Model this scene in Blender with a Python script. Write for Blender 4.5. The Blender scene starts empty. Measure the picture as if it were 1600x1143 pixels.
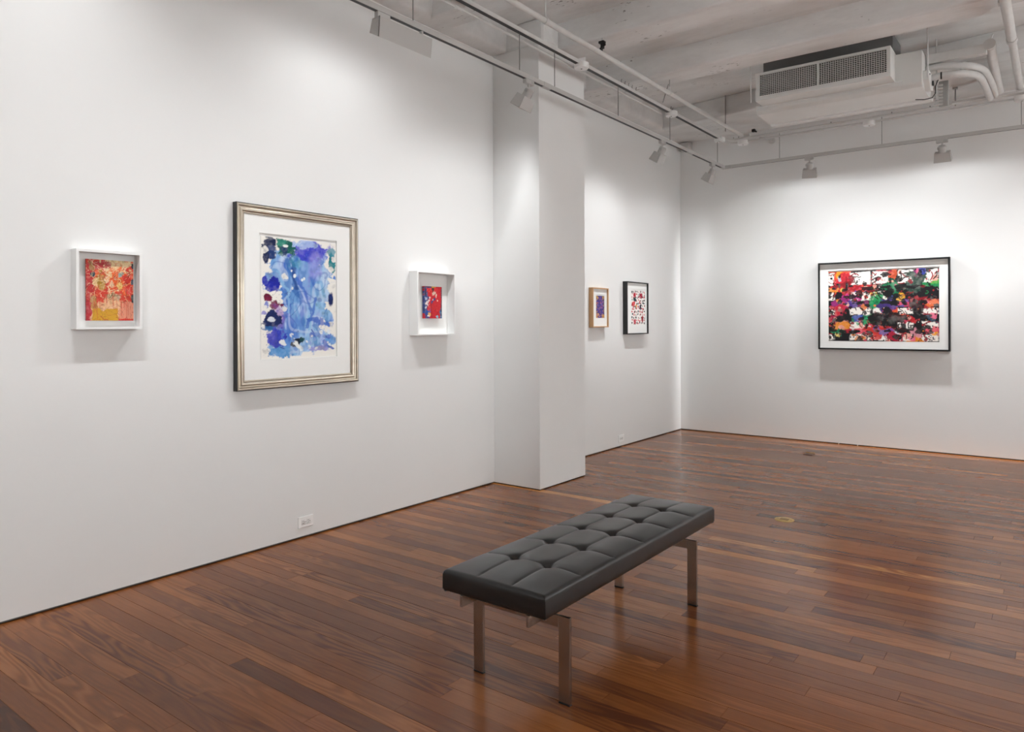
import bpy, bmesh, math, random
import numpy as np
from mathutils import Vector, Matrix

# ---------------------------------------------------------------- camera, world, exposure
SC = bpy.context.scene
C = SC.collection
random.seed(7)
CAM = Vector((3.9379, 0.0, 1.40)); YAW = 0.6498; FPX = 1123.71; HORIZON = 504.19; ROLL = -0.0034
fw = Vector((-math.sin(YAW), math.cos(YAW), 0)); rt = Vector((math.cos(YAW), math.sin(YAW), 0)); up = Vector((0, 0, 1))
r2 = rt * math.cos(ROLL) + up * math.sin(ROLL); u2 = up * math.cos(ROLL) - rt * math.sin(ROLL)
cd = bpy.data.cameras.new('camera'); cam = bpy.data.objects.new('camera', cd); C.objects.link(cam)
M4 = Matrix((r2, u2, -fw)).transposed().to_4x4(); M4.translation = CAM
cam.matrix_world = M4
cd.sensor_width = 36; cd.sensor_fit = 'HORIZONTAL'; cd.lens = 36 * FPX / 1600
cd.shift_y = -(571.5 - HORIZON) / 1600; cd.clip_start = 0.05
SC.camera = cam
W = bpy.data.worlds.new('world'); SC.world = W; W.use_nodes = True
W.node_tree.nodes['Background'].inputs[0].default_value = (0.9, 0.95, 1.0, 1)
W.node_tree.nodes['Background'].inputs[1].default_value = 0.1
SC.view_settings.view_transform = 'Standard'
SC.view_settings.look = 'None'
SC.view_settings.exposure = 0.0
SC.view_settings.gamma = 1.0
SC.view_settings.use_curve_mapping = False
LAMP_COLOR = (0.962, 0.984, 1.0)
SPOT_W, WASH_W, FILL_W = 14.5, 13.2, 138.0
BACK_GAIN = .152
# wall-wash curves: cut-off start/end (tan below horizontal), fall-off, lateral spread at the top and its growth
WASH_CURVE = (-.55, .12, .48, .74, .72, .34)
SPOT_CURVE = (-.10, .65, .40, .70, .52, .34)
COLUMN_CURVE = (-.10, .70, .06, .70, .55, .45)
BACK_CURVE = (-.35, .30, -.04, 1.9, 1.2, .225)

ROOM_X, ROOM_Y0, D, ZS, ZC = 7.6, -6.4, 8.827, 3.73, 3.95     # right wall, rear wall, back wall, joist underside, slab

# ---------------------------------------------------------------- helpers
def lin(h):
    if isinstance(h, str):
        h = h.lstrip('#'); c = [int(h[i:i + 2], 16) / 255 for i in (0, 2, 4)]
    else: c = h
    return tuple(x / 12.92 if x <= .04045 else ((x + .055) / 1.055) ** 2.4 for x in c)

class MB:
    def __init__(self): self.bm = bmesh.new()
    def _xf(self, vs, m):
        if m is not None: bmesh.ops.transform(self.bm, matrix=m, verts=vs)
    def box(self, a, b, m=None):
        x0, y0, z0 = a; x1, y1, z1 = b
        vs = [self.bm.verts.new(p) for p in ((x0,y0,z0),(x1,y0,z0),(x1,y1,z0),(x0,y1,z0),(x0,y0,z1),(x1,y0,z1),(x1,y1,z1),(x0,y1,z1))]
        for f in ((3,2,1,0),(4,5,6,7),(0,1,5,4),(1,2,6,5),(2,3,7,6),(3,0,4,7)): self.bm.faces.new([vs[i] for i in f])
        self._xf(vs, m); return self
    def hexa(self, bot, top, m=None):
        vs = [self.bm.verts.new(p) for p in list(bot) + list(top)]
        for f in ((3,2,1,0),(4,5,6,7),(0,1,5,4),(1,2,6,5),(2,3,7,6),(3,0,4,7)): self.bm.faces.new([vs[i] for i in f])
        self._xf(vs, m); return self
    def prism(self, poly, axis, a, b, m=None):
        def P(p, t): q = list(p); q.insert(axis, t); return q
        A = [self.bm.verts.new(P(p, a)) for p in poly]; B = [self.bm.verts.new(P(p, b)) for p in poly]
        n = len(poly)
        self.bm.faces.new(A[::-1]); self.bm.faces.new(B)
        for i in range(n): self.bm.faces.new((A[i], A[(i + 1) % n], B[(i + 1) % n], B[i]))
        self._xf(A + B, m); return self
    def tube(self, pts, r, n=10, cap=True, m=None):
        pts = [Vector(p) for p in pts]; rings = []; allv = []
        rr = r if isinstance(r, (list, tuple)) else [r] * len(pts)
        t0 = (pts[1] - pts[0]).normalized()
        ref = Vector((0, 0, 1)) if abs(t0.z) < .9 else Vector((1, 0, 0))
        s = t0.cross(ref).normalized()
        for i, p in enumerate(pts):
            t = (pts[min(i + 1, len(pts) - 1)] - pts[max(i - 1, 0)]).normalized()
            s = (s - t * s.dot(t)).normalized(); w = t.cross(s)
            ring = [self.bm.verts.new(p + (s * math.cos(k * 2 * math.pi / n) + w * math.sin(k * 2 * math.pi / n)) * rr[i]) for k in range(n)]
            rings.append(ring); allv += ring
        for a, b in zip(rings, rings[1:]):
            for k in range(n): self.bm.faces.new((a[k], a[(k + 1) % n], b[(k + 1) % n], b[k]))
        if cap: self.bm.faces.new(rings[0][::-1]); self.bm.faces.new(rings[-1])
        self._xf(allv, m); return self
    def grid(self, P):                                  # P[i][j] -> point
        vs = [[self.bm.verts.new(p) for p in row] for row in P]
        for i in range(len(vs) - 1):
            for j in range(len(vs[0]) - 1): self.bm.faces.new((vs[i][j], vs[i + 1][j], vs[i + 1][j + 1], vs[i][j + 1]))
        return vs
    def build(self, name, mat, parent=None, bevel=0, seg=2, smooth=False, loc=None):
        bm = self.bm
        if loc is not None: bmesh.ops.translate(bm, vec=-Vector(loc), verts=bm.verts)
        bmesh.ops.recalc_face_normals(bm, faces=bm.faces)
        if bevel: bmesh.ops.bevel(bm, geom=[e for e in bm.edges if len(e.link_faces) == 2 and e.calc_face_angle(0) > .5], offset=bevel, segments=seg, affect='EDGES', profile=.5, clamp_overlap=True)
        me = bpy.data.meshes.new(name); bm.to_mesh(me); bm.free()
        if mat: me.materials.append(mat)
        o = bpy.data.objects.new(name, me); C.objects.link(o)
        if smooth:
            me.polygons.foreach_set('use_smooth', [True] * len(me.polygons))
            try: me.set_sharp_from_angle(angle=math.radians(40))
            except Exception: pass
        if loc is not None and parent is None: o.location = loc
        if parent is not None: o.parent = parent
        return o

def tag(o, label, cat, group=None, kind=None):
    o['label'] = label; o['category'] = cat
    if group: o['group'] = group
    if kind: o['kind'] = kind
    return o
def thing(name, label, cat, loc=(0, 0, 0), group=None):
    o = bpy.data.objects.new(name, None); C.objects.link(o); o.location = loc
    o.empty_display_size = .1
    return tag(o, label, cat, group)
def struct(o, label):
    o['kind'] = 'structure'; o['label'] = label; o['category'] = {'f': 'floor', 'c': 'ceiling'}.get('', None) or o.name.split('_')[0].split('.')[0]
    return o
def copy_tree(o, parent=None):
    c = o.copy(); C.objects.link(c)
    if parent is not None: c.parent = parent
    for ch in list(o.children): copy_tree(ch, c)
    return c

# ---------------------------------------------------------------- materials
def nt(name):
    m = bpy.data.materials.new(name); m.use_nodes = True
    t = m.node_tree; b = t.nodes['Principled BSDF']
    return m, t, b
def node(t, kind, **kw):
    n = t.nodes.new(kind)
    for k, v in kw.items():
        if k.startswith('i_'): n.inputs[k[2:].replace('_', ' ')].default_value = v
        else: setattr(n, k, v)
    return n
def simple(name, col, rough=.5, metal=0, bump=0, bscale=200, spec=.5, var=0, vscale=3, coat=0):
    m, t, b = nt(name)
    b.inputs['Base Color'].default_value = (*col, 1); b.inputs['Roughness'].default_value = rough
    b.inputs['Metallic'].default_value = metal; b.inputs['Specular IOR Level'].default_value = spec
    if coat: b.inputs['Coat Weight'].default_value = coat; b.inputs['Coat Roughness'].default_value = .08
    tc = node(t, 'ShaderNodeTexCoord')
    if bump:
        n = node(t, 'ShaderNodeTexNoise', i_Scale=bscale, i_Detail=4.0); bp = node(t, 'ShaderNodeBump', i_Strength=bump, i_Distance=.002)
        t.links.new(tc.outputs['Object'], n.inputs['Vector']); t.links.new(n.outputs[0], bp.inputs['Height']); t.links.new(bp.outputs[0], b.inputs['Normal'])
    if var:
        n = node(t, 'ShaderNodeTexNoise', i_Scale=vscale, i_Detail=5.0)
        r = node(t, 'ShaderNodeValToRGB')
        r.color_ramp.elements[0].position = .3; r.color_ramp.elements[1].position = .7
        r.color_ramp.elements[0].color = (*[c * (1 - var) for c in col], 1); r.color_ramp.elements[1].color = (*[min(1, c * (1 + var * .5)) for c in col], 1)
        t.links.new(tc.outputs['Object'], n.inputs['Vector']); t.links.new(n.outputs[0], r.inputs[0]); t.links.new(r.outputs[0], b.inputs['Base Color'])
    return m

WALL = simple('wall_paint', (.81, .81, .80), .75, bump=.12, bscale=60, spec=.25, var=.012, vscale=1.2)
COLUMN = simple('column_paint', (.80, .80, .79), .7, bump=.12, bscale=60, spec=.25, var=.012)
BASE = simple('reveal_bead', (.10, .10, .095), .5)
BLACKGAP = simple('dark_gap', (.012, .009, .007), .9)
WHITE = simple('white_lacquer', (.80, .80, .79), .45)
PLATE = simple('outlet_plastic', (.90, .90, .89), .3)
FIXTURE = simple('fixture_white_enamel', (.50, .49, .475), .45)
SHADOWBOX = simple('white_satin_frame', (.84, .84, .83), .4)
MATBOARD = simple('white_mat_board', (.86, .86, .84), .9, bump=.05, bscale=600)
PAPERBACK = simple('box_lining', (.86, .86, .84), .9)
PIPE = simple('painted_pipe', (.64, .635, .62), .5, bump=.2, bscale=90, var=.06, vscale=12)
ACPAINT = simple('unit_white_enamel', (.72, .72, .70), .45, bump=.03, bscale=40, var=.03, vscale=4)
ACDARK = simple('unit_interior_shade', (.006, .006, .007), .9)  # near-black standing in for the shade behind the grilles
GALV = simple('galvanised_steel', (.45, .45, .44), .4, .6)
CASING = simple('dark_duct_wrap', (.20, .20, .20), .8)  # dark tone standing in for shade in the gap above the unit
BLACKRUB = simple('black_rubber', (.01, .01, .01), .6)
ROD = simple('grey_steel_rod', (.25, .25, .24), .5, .4)
DARKSLOT = simple('dark_track_slot', (.03, .03, .03), .6)
BLACKFRAME = simple('black_lacquered_wood', (.008, .008, .009), .35)
SILVER = simple('silver_leaf', (.60, .54, .45), .30, .95, bump=.10, bscale=35, var=.10, vscale=18)
BRASS = simple('brass', (.62, .44, .17), .42, .85, var=.15, vscale=30)
BRASSDK = simple('worn_brass', (.34, .22, .08), .5, .85)
REDWOOD = simple('floor_plate_wood', (.10, .035, .02), .35)
LENS = simple('frosted_lens', (.8, .8, .78), .3)

def concrete_mat():
    m, t, b = nt('painted_concrete')
    b.inputs['Roughness'].default_value = .75; b.inputs['Specular IOR Level'].default_value = .25
    tc = node(t, 'ShaderNodeTexCoord'); mp = node(t, 'ShaderNodeMapping'); mp.inputs['Scale'].default_value = (.6, 1.6, 1.6)
    t.links.new(tc.outputs['Object'], mp.inputs[0])
    n1 = node(t, 'ShaderNodeTexNoise', i_Scale=2.2, i_Detail=8.0, i_Roughness=.65); t.links.new(mp.outputs[0], n1.inputs['Vector'])
    r1 = node(t, 'ShaderNodeValToRGB'); e = r1.color_ramp.elements
    e[0].position = .3; e[0].color = (.70, .695, .685, 1); e[1].position = .62; e[1].color = (.84, .84, .83, 1)
    t.links.new(n1.outputs[0], r1.inputs[0])
    v = node(t, 'ShaderNodeTexNoise', i_Scale=26.0, i_Detail=3.0); t.links.new(mp.outputs[0], v.inputs['Vector'])
    n3 = node(t, 'ShaderNodeTexNoise', i_Scale=1.6, i_Detail=2.0); t.links.new(tc.outputs['Object'], n3.inputs['Vector'])
    mul = node(t, 'ShaderNodeMath', operation='MULTIPLY'); t.links.new(v.outputs[0], mul.inputs[0]); t.links.new(n3.outputs[0], mul.inputs[1])
    r2_ = node(t, 'ShaderNodeValToRGB'); e = r2_.color_ramp.elements
    e[0].position = .405; e[0].color = (0, 0, 0, 1); e[1].position = .45; e[1].color = (1, 1, 1, 1)
    t.links.new(mul.outputs[0], r2_.inputs[0])
    mx = node(t, 'ShaderNodeMix', data_type='RGBA'); t.links.new(r2_.outputs[0], mx.inputs['Factor'])
    t.links.new(r1.outputs[0], mx.inputs['A']); mx.inputs['B'].default_value = (.30, .29, .28, 1)
    t.links.new(mx.outputs['Result'], b.inputs['Base Color'])
    bp = node(t, 'ShaderNodeBump', i_Strength=.55, i_Distance=.012)
    n4 = node(t, 'ShaderNodeTexNoise', i_Scale=9.0, i_Detail=7.0); t.links.new(mp.outputs[0], n4.inputs['Vector'])
    t.links.new(n4.outputs[0], bp.inputs['Height']); t.links.new(bp.outputs[0], b.inputs['Normal'])
    return m
CONC = concrete_mat()

def wood_floor_mat():
    m, t, b = nt('ipe_floorboard')
    at = node(t, 'ShaderNodeAttribute', attribute_name='board')     # r: tone  g: shift  b: figure
    sp = node(t, 'ShaderNodeSeparateColor'); t.links.new(at.outputs['Color'], sp.inputs[0])
    tc = node(t, 'ShaderNodeNewGeometry')
    off = node(t, 'ShaderNodeCombineXYZ'); s10 = node(t, 'ShaderNodeMath', operation='MULTIPLY'); s10.inputs[1].default_value = 37.0
    t.links.new(sp.outputs[1], s10.inputs[0])
    for k in range(3): t.links.new(s10.outputs[0], off.inputs[k])
    add = node(t, 'ShaderNodeVectorMath', operation='ADD'); t.links.new(tc.outputs['Position'], add.inputs[0]); t.links.new(off.outputs[0], add.inputs[1])
    def mapped(sx, sy):
        mp = node(t, 'ShaderNodeMapping'); mp.inputs['Scale'].default_value = (sx, sy, 1); t.links.new(add.outputs[0], mp.inputs[0]); return mp
    m1 = mapped(1.6, 26); fine = node(t, 'ShaderNodeTexNoise', i_Scale=3.0, i_Detail=6.0, i_Roughness=.6); t.links.new(m1.outputs[0], fine.inputs['Vector'])
    m2 = mapped(.9, 7.5); fn = node(t, 'ShaderNodeTexNoise', i_Scale=1.5, i_Detail=1.5, i_Roughness=.4); t.links.new(m2.outputs[0], fn.inputs['Vector'])
    fm = node(t, 'ShaderNodeMath', operation='MULTIPLY'); fm.inputs[1].default_value = 62.0; t.links.new(fn.outputs[0], fm.inputs[0])
    fs = node(t, 'ShaderNodeMath', operation='SINE'); t.links.new(fm.outputs[0], fs.inputs[0])
    fig = node(t, 'ShaderNodeMath', operation='MULTIPLY_ADD'); fig.inputs[1].default_value = .5; fig.inputs[2].default_value = .5; t.links.new(fs.outputs[0], fig.inputs[0])
    ramp = node(t, 'ShaderNodeValToRGB'); cr = ramp.color_ramp
    stops = [(0, (.108, .037, .017)), (.2, (.182, .060, .021)), (.5, (.27, .092, .028)), (.8, (.39, .145, .043)), (1, (.58, .26, .08))]
    cr.elements[0].position = 0; cr.elements[0].color = (*stops[0][1], 1); cr.elements[1].position = 1; cr.elements[1].color = (*stops[-1][1], 1)
    for p, c in stops[1:-1]: e = cr.elements.new(p); e.color = (*c, 1)
    # tone + fine grain + figure
    a1 = node(t, 'ShaderNodeMath', operation='MULTIPLY_ADD'); t.links.new(fine.outputs[0], a1.inputs[0]); a1.inputs[1].default_value = .34; a1.inputs[2].default_value = -.17
    a2 = node(t, 'ShaderNodeMath', operation='ADD'); t.links.new(sp.outputs[0], a2.inputs[0]); t.links.new(a1.outputs[0], a2.inputs[1])
    f1 = node(t, 'ShaderNodeMath', operation='SUBTRACT'); t.links.new(fig.outputs[0], f1.inputs[0]); f1.inputs[1].default_value = .5
    f2 = node(t, 'ShaderNodeMath', operation='MULTIPLY'); t.links.new(f1.outputs[0], f2.inputs[0]); t.links.new(sp.outputs[2], f2.inputs[1])
    a3 = node(t, 'ShaderNodeMath', operation='ADD', use_clamp=True); t.links.new(a2.outputs[0], a3.inputs[0]); t.links.new(f2.outputs[0], a3.inputs[1])
    t.links.new(a3.outputs[0], ramp.inputs[0]); t.links.new(ramp.outputs[0], b.inputs['Base Color'])
    b.inputs['Specular IOR Level'].default_value = .24
    rr = node(t, 'ShaderNodeMath', operation='MULTIPLY_ADD'); t.links.new(fine.outputs[0], rr.inputs[0]); rr.inputs[1].default_value = .14; rr.inputs[2].default_value = .13
    t.links.new(rr.outputs[0], b.inputs['Roughness'])
    bp = node(t, 'ShaderNodeBump', i_Strength=.08, i_Distance=.0015); t.links.new(fine.outputs[0], bp.inputs['Height']); t.links.new(bp.outputs[0], b.inputs['Normal'])
    return m
FLOORM = wood_floor_mat()
FLOORBASE = simple('subfloor', (.03, .014, .009), .8)

def leather_mat():
    m, t, b = nt('black_leather')
    b.inputs['Base Color'].default_value = (.017, .017, .0172, 1); b.inputs['Roughness'].default_value = .29; b.inputs['Specular IOR Level'].default_value = .5
    tc = node(t, 'ShaderNodeTexCoord')
    n = node(t, 'ShaderNodeTexVoronoi', i_Scale=420.0); n2 = node(t, 'ShaderNodeTexNoise', i_Scale=14.0, i_Detail=3.0)
    t.links.new(tc.outputs['Object'], n.inputs['Vector']); t.links.new(tc.outputs['Object'], n2.inputs['Vector'])
    b1 = node(t, 'ShaderNodeBump', i_Strength=.06, i_Distance=.0005); b2 = node(t, 'ShaderNodeBump', i_Strength=.06, i_Distance=.006)
    t.links.new(n.outputs[0], b1.inputs['Height']); t.links.new(n2.outputs[0], b2.inputs['Height'])
    t.links.new(b2.outputs[0], b1.inputs['Normal']); t.links.new(b1.outputs[0], b.inputs['Normal'])
    return m
LEATHER = leather_mat()
SEAM = simple('leather_seam', (.004, .004, .004), .7)
def brushed(name, col, rough):
    m, t, b = nt(name)
    b.inputs['Base Color'].default_value = (*col, 1); b.inputs['Metallic'].default_value = 1; b.inputs['Roughness'].default_value = rough
    tc = node(t, 'ShaderNodeTexCoord'); mp = node(t, 'ShaderNodeMapping'); mp.inputs['Scale'].default_value = (300, 300, 6)
    n = node(t, 'ShaderNodeTexNoise', i_Scale=2.0, i_Detail=3.0); bp = node(t, 'ShaderNodeBump', i_Strength=.12, i_Distance=.0005)
    t.links.new(tc.outputs['Object'], mp.inputs[0]); t.links.new(mp.outputs[0], n.inputs['Vector']); t.links.new(n.outputs[0], bp.inputs['Height']); t.links.new(bp.outputs[0], b.inputs['Normal'])
    return m
STEEL = brushed('brushed_nickel', (.40, .34, .29), .22)
def oak_mat():
    m, t, b = nt('pale_maple')
    tc = node(t, 'ShaderNodeTexCoord'); mp = node(t, 'ShaderNodeMapping'); mp.inputs['Scale'].default_value = (30, 30, 3)
    n = node(t, 'ShaderNodeTexNoise', i_Scale=3.0, i_Detail=4.0); r = node(t, 'ShaderNodeValToRGB')
    r.color_ramp.elements[0].color = (.46, .25, .12, 1); r.color_ramp.elements[1].color = (.62, .38, .19, 1)
    t.links.new(tc.outputs['Object'], mp.inputs[0]); t.links.new(mp.outputs[0], n.inputs['Vector']); t.links.new(n.outputs[0], r.inputs[0]); t.links.new(r.outputs[0], b.inputs['Base Color'])
    b.inputs['Roughness'].default_value = .45
    return m
MAPLE = oak_mat()
def paint_mat(name, rough, bump=0):
    m, t, b = nt(name)
    at = node(t, 'ShaderNodeAttribute', attribute_name='paint'); t.links.new(at.outputs['Color'], b.inputs['Base Color'])
    b.inputs['Roughness'].default_value = rough; b.inputs['Specular IOR Level'].default_value = .35
    if bump:
        bw = node(t, 'ShaderNodeRGBToBW'); bp = node(t, 'ShaderNodeBump', i_Strength=bump, i_Distance=.002)
        t.links.new(at.outputs['Color'], bw.inputs[0]); t.links.new(bw.outputs[0], bp.inputs['Height']); t.links.new(bp.outputs[0], b.inputs['Normal'])
    return m
WATERCOLOUR = paint_mat('watercolour_on_paper', .8)
OILPAINT = paint_mat('thick_oil_paint', .45, .5)

# ---------------------------------------------------------------- room shell
GAP = .012
def wallbox(name, a, b, label, mat=WALL):
    return struct(MB().box(a, b).build(name, mat), label)
wallbox('wall_left', (-.15, ROOM_Y0 - .15, GAP), (0, D + .15, ZS), 'long white plaster wall on the left behind the frames')
wallbox('wall_back', (0, D, GAP), (ROOM_X + .15, D + .15, ZC), 'white far wall carrying the large black framed picture')
wallbox('wall_right', (ROOM_X, ROOM_Y0 - .15, GAP), (ROOM_X + .15, D, ZC), 'white wall on the right outside the photograph')
wallbox('wall_rear', (0, ROOM_Y0 - .15, GAP), (ROOM_X, ROOM_Y0, ZC), 'white wall behind the camera')
def skirting(name, a, b, g, label):
    o = MB().box(a, b).build(name, BASE); struct(o, label)
    MB().box(g[0], g[1]).build('shadow_gap', BLACKGAP, o)
skirting('baseboard_left', (-.14, ROOM_Y0, .005), (-.002, D, GAP), ((-.14, ROOM_Y0, -.003), (-.02, D, .005)), 'thin dark reveal strip at the foot of the left wall')
skirting('baseboard_back', (0, D + .002, .005), (ROOM_X, D + .14, GAP), ((0, D + .02, -.003), (ROOM_X, D + .14, .005)), 'thin dark reveal strip at the foot of the far wall')
skirting('baseboard_right', (ROOM_X + .002, ROOM_Y0, .005), (ROOM_X + .14, D, GAP), ((ROOM_X + .02, ROOM_Y0, -.003), (ROOM_X + .14, D, .005)), 'thin dark reveal strip at the foot of the right wall')
skirting('baseboard_rear', (0, ROOM_Y0 - .14, .005), (ROOM_X, ROOM_Y0 - .002, GAP), ((0, ROOM_Y0 - .14, -.003), (ROOM_X, ROOM_Y0 - .02, .005)), 'thin dark reveal strip at the foot of the rear wall')
CX, CY0, CY1 = .490, 4.917, 5.640
col = struct(MB().box((0, CY0, GAP - .004), (CX, CY1, ZS)).build('column', COLUMN, bevel=.003, seg=1), 'square white column projecting from the left wall')
MB().box((0, CY0 + .006, -.003), (CX - .006, CY1 - .006, GAP - .004)).build('shadow_gap', BLACKGAP, col)

ceil = struct(MB().box((-.15, ROOM_Y0 - .15, ZC), (ROOM_X + .15, D + .15, ZC + .2)).build('ceiling', CONC), 'white painted concrete ceiling slab with joists')
def rounded(x0, x1, z0, z1, r, n=5):
    p = [(x0, z1)]
    p += [(x0 + r - r * math.cos(a), z0 + r - r * math.sin(a)) for a in [i * math.pi / 2 / n for i in range(n + 1)]]
    p += [(x1 - r + r * math.sin(a), z0 + r - r * math.cos(a)) for a in [i * math.pi / 2 / n for i in range(n + 1)]]
    p += [(x1, z1)]
    return p
def wavy(o, amp, seed):
    rnd = random.Random(seed)
    for v in o.data.vertices:
        if v.co.z < ZC - .01:
            x = v.co.x * 3.1 + seed
            v.co.y += amp * (math.sin(x) + .6 * math.sin(2.7 * x + 1) + rnd.uniform(-.4, .4)); v.co.z += amp * .5 * (math.sin(1.7 * x + 2) + rnd.uniform(-.5, .5))
def joist(yc, w, seed):
    mb = MB(); prof = rounded(yc - w / 2, yc + w / 2, ZS, ZC + .005, .022)
    xs = [.02 + i * (ROOM_X - .02) / 44 for i in range(45)]
    V = [[mb.bm.verts.new((x, p[0], p[1])) for p in prof] for x in xs]
    for a, b in zip(V, V[1:]):
        for k in range(len(prof)): mb.bm.faces.new((a[k], a[(k + 1) % len(prof)], b[(k + 1) % len(prof)], b[k]))
    mb.bm.faces.new(V[0]); mb.bm.faces.new(V[-1])
    o = mb.build('joist', CONC, ceil, smooth=True); wavy(o, .004, seed)
for i, (yc, w) in enumerate([(-6.1, .27), (-4.97, .27), (-3.84, .27), (-2.7, .27), (-1.57, .27), (-.43, .27), (.71, .27), (1.85, .27), (2.99, .27), (4.13, .25), (5.285, .30), (6.40, .32)]): joist(yc, w, i * 1.7)
# edge beam over the left wall (rounded nose), wide beam along the far wall, concrete head above the column
mb = MB(); prof = [(-.15, ZC + .005), (-.15, ZS), (.10, ZS)] + [(.10 + .045 * math.sin(a), ZS + .045 - .045 * math.cos(a)) for a in (.4, .8, 1.2, 1.57)] + [(.15, ZC + .005)]
mb.prism(prof, 1, ROOM_Y0 - .15, D + .15); o = mb.build('edge_beam', CONC, ceil, smooth=True)
mb = MB(); mb.hexa([(.12, 8.02, ZS + .002), (ROOM_X, 7.12, ZS + .002), (ROOM_X, D + .1, ZS + .002), (.12, D + .1, ZS + .002)], [(.12, 8.02, ZC + .005), (ROOM_X, 7.12, ZC + .005), (ROOM_X, D + .1, ZC + .005), (.12, D + .1, ZC + .005)])
mb.build('back_beam', CONC, ceil, bevel=.02)
MB().box((.02, CY0 + .006, ZS), (.54, CY1 - .03, ZC + .005)).build('column_head', CONC, ceil, bevel=.03)

# ---------------------------------------------------------------- floor boards
floor = struct(MB().box((-.15, ROOM_Y0 - .15, -.06), (ROOM_X + .15, D + .15, -.006)).build('floor', FLOORBASE), 'glossy reddish brown hardwood strip floor')
PW = .083; Y_OFF = .98
rnd = random.Random(11)
boards = []
r0 = math.floor((ROOM_Y0 - Y_OFF) / PW); r1 = math.ceil((D - Y_OFF) / PW)
for r in range(r0, r1 + 1):
    y0 = max(Y_OFF + r * PW, ROOM_Y0 - .01); y1 = min(Y_OFF + (r + 1) * PW, D + .012)
    if y1 - y0 < .01: continue
    x = -.012 - rnd.uniform(0, 1.0); rowtone = rnd.gauss(0, .03)
    gap = rnd.choice((.0004, .0007, .0010, .0016, .0022))
    while x < ROOM_X:
        L = rnd.choice((.45, .7, .9, 1.2, 1.5, 1.8, 2.1)) * rnd.uniform(.85, 1.15)
        xa, xb = max(x, -.012), min(x + L, ROOM_X + .012)
        if xb - xa > .02:
            tone = min(1, max(0, rnd.gauss(.40, .13) + rowtone + (rnd.random() < .10) * .28 - (rnd.random() < .14) * .22))
            figv = (rnd.random() ** 2) * .34 + .03
            boards.append((xa, xb, y0, y1, gap, (tone, rnd.random(), figv, 1), rnd.uniform(-.0006, 0)))
        x += L
def score(bd):
    best = 0
    for k in range(5):
        p = Vector((bd[0] + (bd[1] - bd[0]) * (k + .5) / 5, (bd[2] + bd[3]) / 2, 0)) - CAM
        d = p.dot(fw)
        if d < .5: continue
        u = 800 + FPX * p.dot(rt) / d; v = HORIZON - FPX * p.z / d
        if -20 < u < 1620 and v < 1160: best += (bd[1] - bd[0]) / 5 * PW / d ** 3
    return best
boards.sort(key=score, reverse=True)
def board_geo(bd, V, F, K):
    xa, xb, y0, y1, g, colr, dz = bd; g2 = g / 2; e = .0004; zt = dz; n = len(V)
    a, b, c, d = xa + e, xb - e, y0 + g2, y1 - g2; h = .0007
    V += [(a, c, -.006), (b, c, -.006), (b, d, -.006), (a, d, -.006), (a, c, zt - h), (b, c, zt - h), (b, d, zt - h), (a, d, zt - h),
          (a + h * .4, c + h, zt), (b - h * .4, c + h, zt), (b - h * .4, d - h, zt), (a + h * .4, d - h, zt)]
    for q in ((0,1,5,4),(1,2,6,5),(2,3,7,6),(3,0,4,7),(4,5,9,8),(5,6,10,9),(6,7,11,10),(7,4,8,11),(8,9,10,11)): F.append(tuple(n + i for i in q))
    K += [colr] * 12
def board_obj(name, bds):
    V, F, K = [], [], []
    for b in bds: board_geo(b, V, F, K)
    me = bpy.data.meshes.new(name); me.from_pydata(V, [], F); me.materials.append(FLOORM)
    at = me.color_attributes.new('board', 'FLOAT_COLOR', 'POINT'); at.data.foreach_set('color', np.array(K, dtype=np.float32).ravel())
    o = bpy.data.objects.new(name, me); C.objects.link(o); o.parent = floor
    return o
for b in boards[:300]: board_obj('floorboard', [b])
o = board_obj('distant_floorboards', boards[300:]); o['kind'] = 'stuff'

# ---------------------------------------------------------------- bench
bench = thing('bench', 'black tufted leather bench on brushed steel legs standing on the wood floor', 'bench', (2.281, 2.815, 0))
BO = (2.281, 2.815, 0)
SX0, SX1, SY0, SY1, SZ0, SZ1 = 2.042, 2.520, 2.050, 3.580, .366, .450
def seat_z(x, y):
    a = (x - SX0) / (SX1 - SX0); b = (y - SY0) / (SY1 - SY0)
    z = SZ1 + .017 * (1 - abs(2 * a - 1) ** 3.2) * (1 - abs(2 * b - 1) ** 8)
    bd = min(math.hypot((a - i / 3) * (SX1 - SX0), (b - k / 6) * (SY1 - SY0)) for i in (1, 2) for k in range(1, 6))
    near = math.exp(-(bd / .042) ** 2)
    for k in (1, 2):
        d = abs(a - k / 3) * (SX1 - SX0); f = min(1, max(0, min(b, 1 - b) / .03))
        z -= f * (.0028 * math.exp(-(d / .006) ** 1.2) + .0045 * near * math.exp(-(d / .022) ** 1.4) + .002 * math.exp(-(d / .03) ** 2))
    for k in range(1, 6):
        d = abs(b - k / 6) * (SY1 - SY0); f = min(1, max(0, min(a, 1 - a) / .06))
        z -= f * (.0028 * math.exp(-(d / .006) ** 1.2) + .0045 * near * math.exp(-(d / .022) ** 1.4) + .002 * math.exp(-(d / .03) ** 2))
    z -= .012 * math.exp(-(bd / .019) ** 1.7)
    return z
def axis_steps(lo, hi, n):
    e = [0, .0004, .0012, .0026, .0046, .0072, .0105, .0145, .019]
    return [lo + q for q in e] + [lo + .022 + (hi - lo - .044) * i / n for i in range(n + 1)] + [hi - q for q in e[::-1]]
mb = MB(); top = []
XS, YS = axis_steps(SX0, SX1, 112), axis_steps(SY0, SY1, 372); nx, ny = len(XS) - 1, len(YS) - 1
for x in XS:
    row = []
    for y in YS:
        z = seat_z(x, y); e = min(x - SX0, SX1 - x, y - SY0, SY1 - y); R = .015
        if e < R: z -= R - math.sqrt(max(0, R * R - (R - e) ** 2))
        row.append((x, y, z))
    top.append(row)
V = mb.grid(top)
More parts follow.
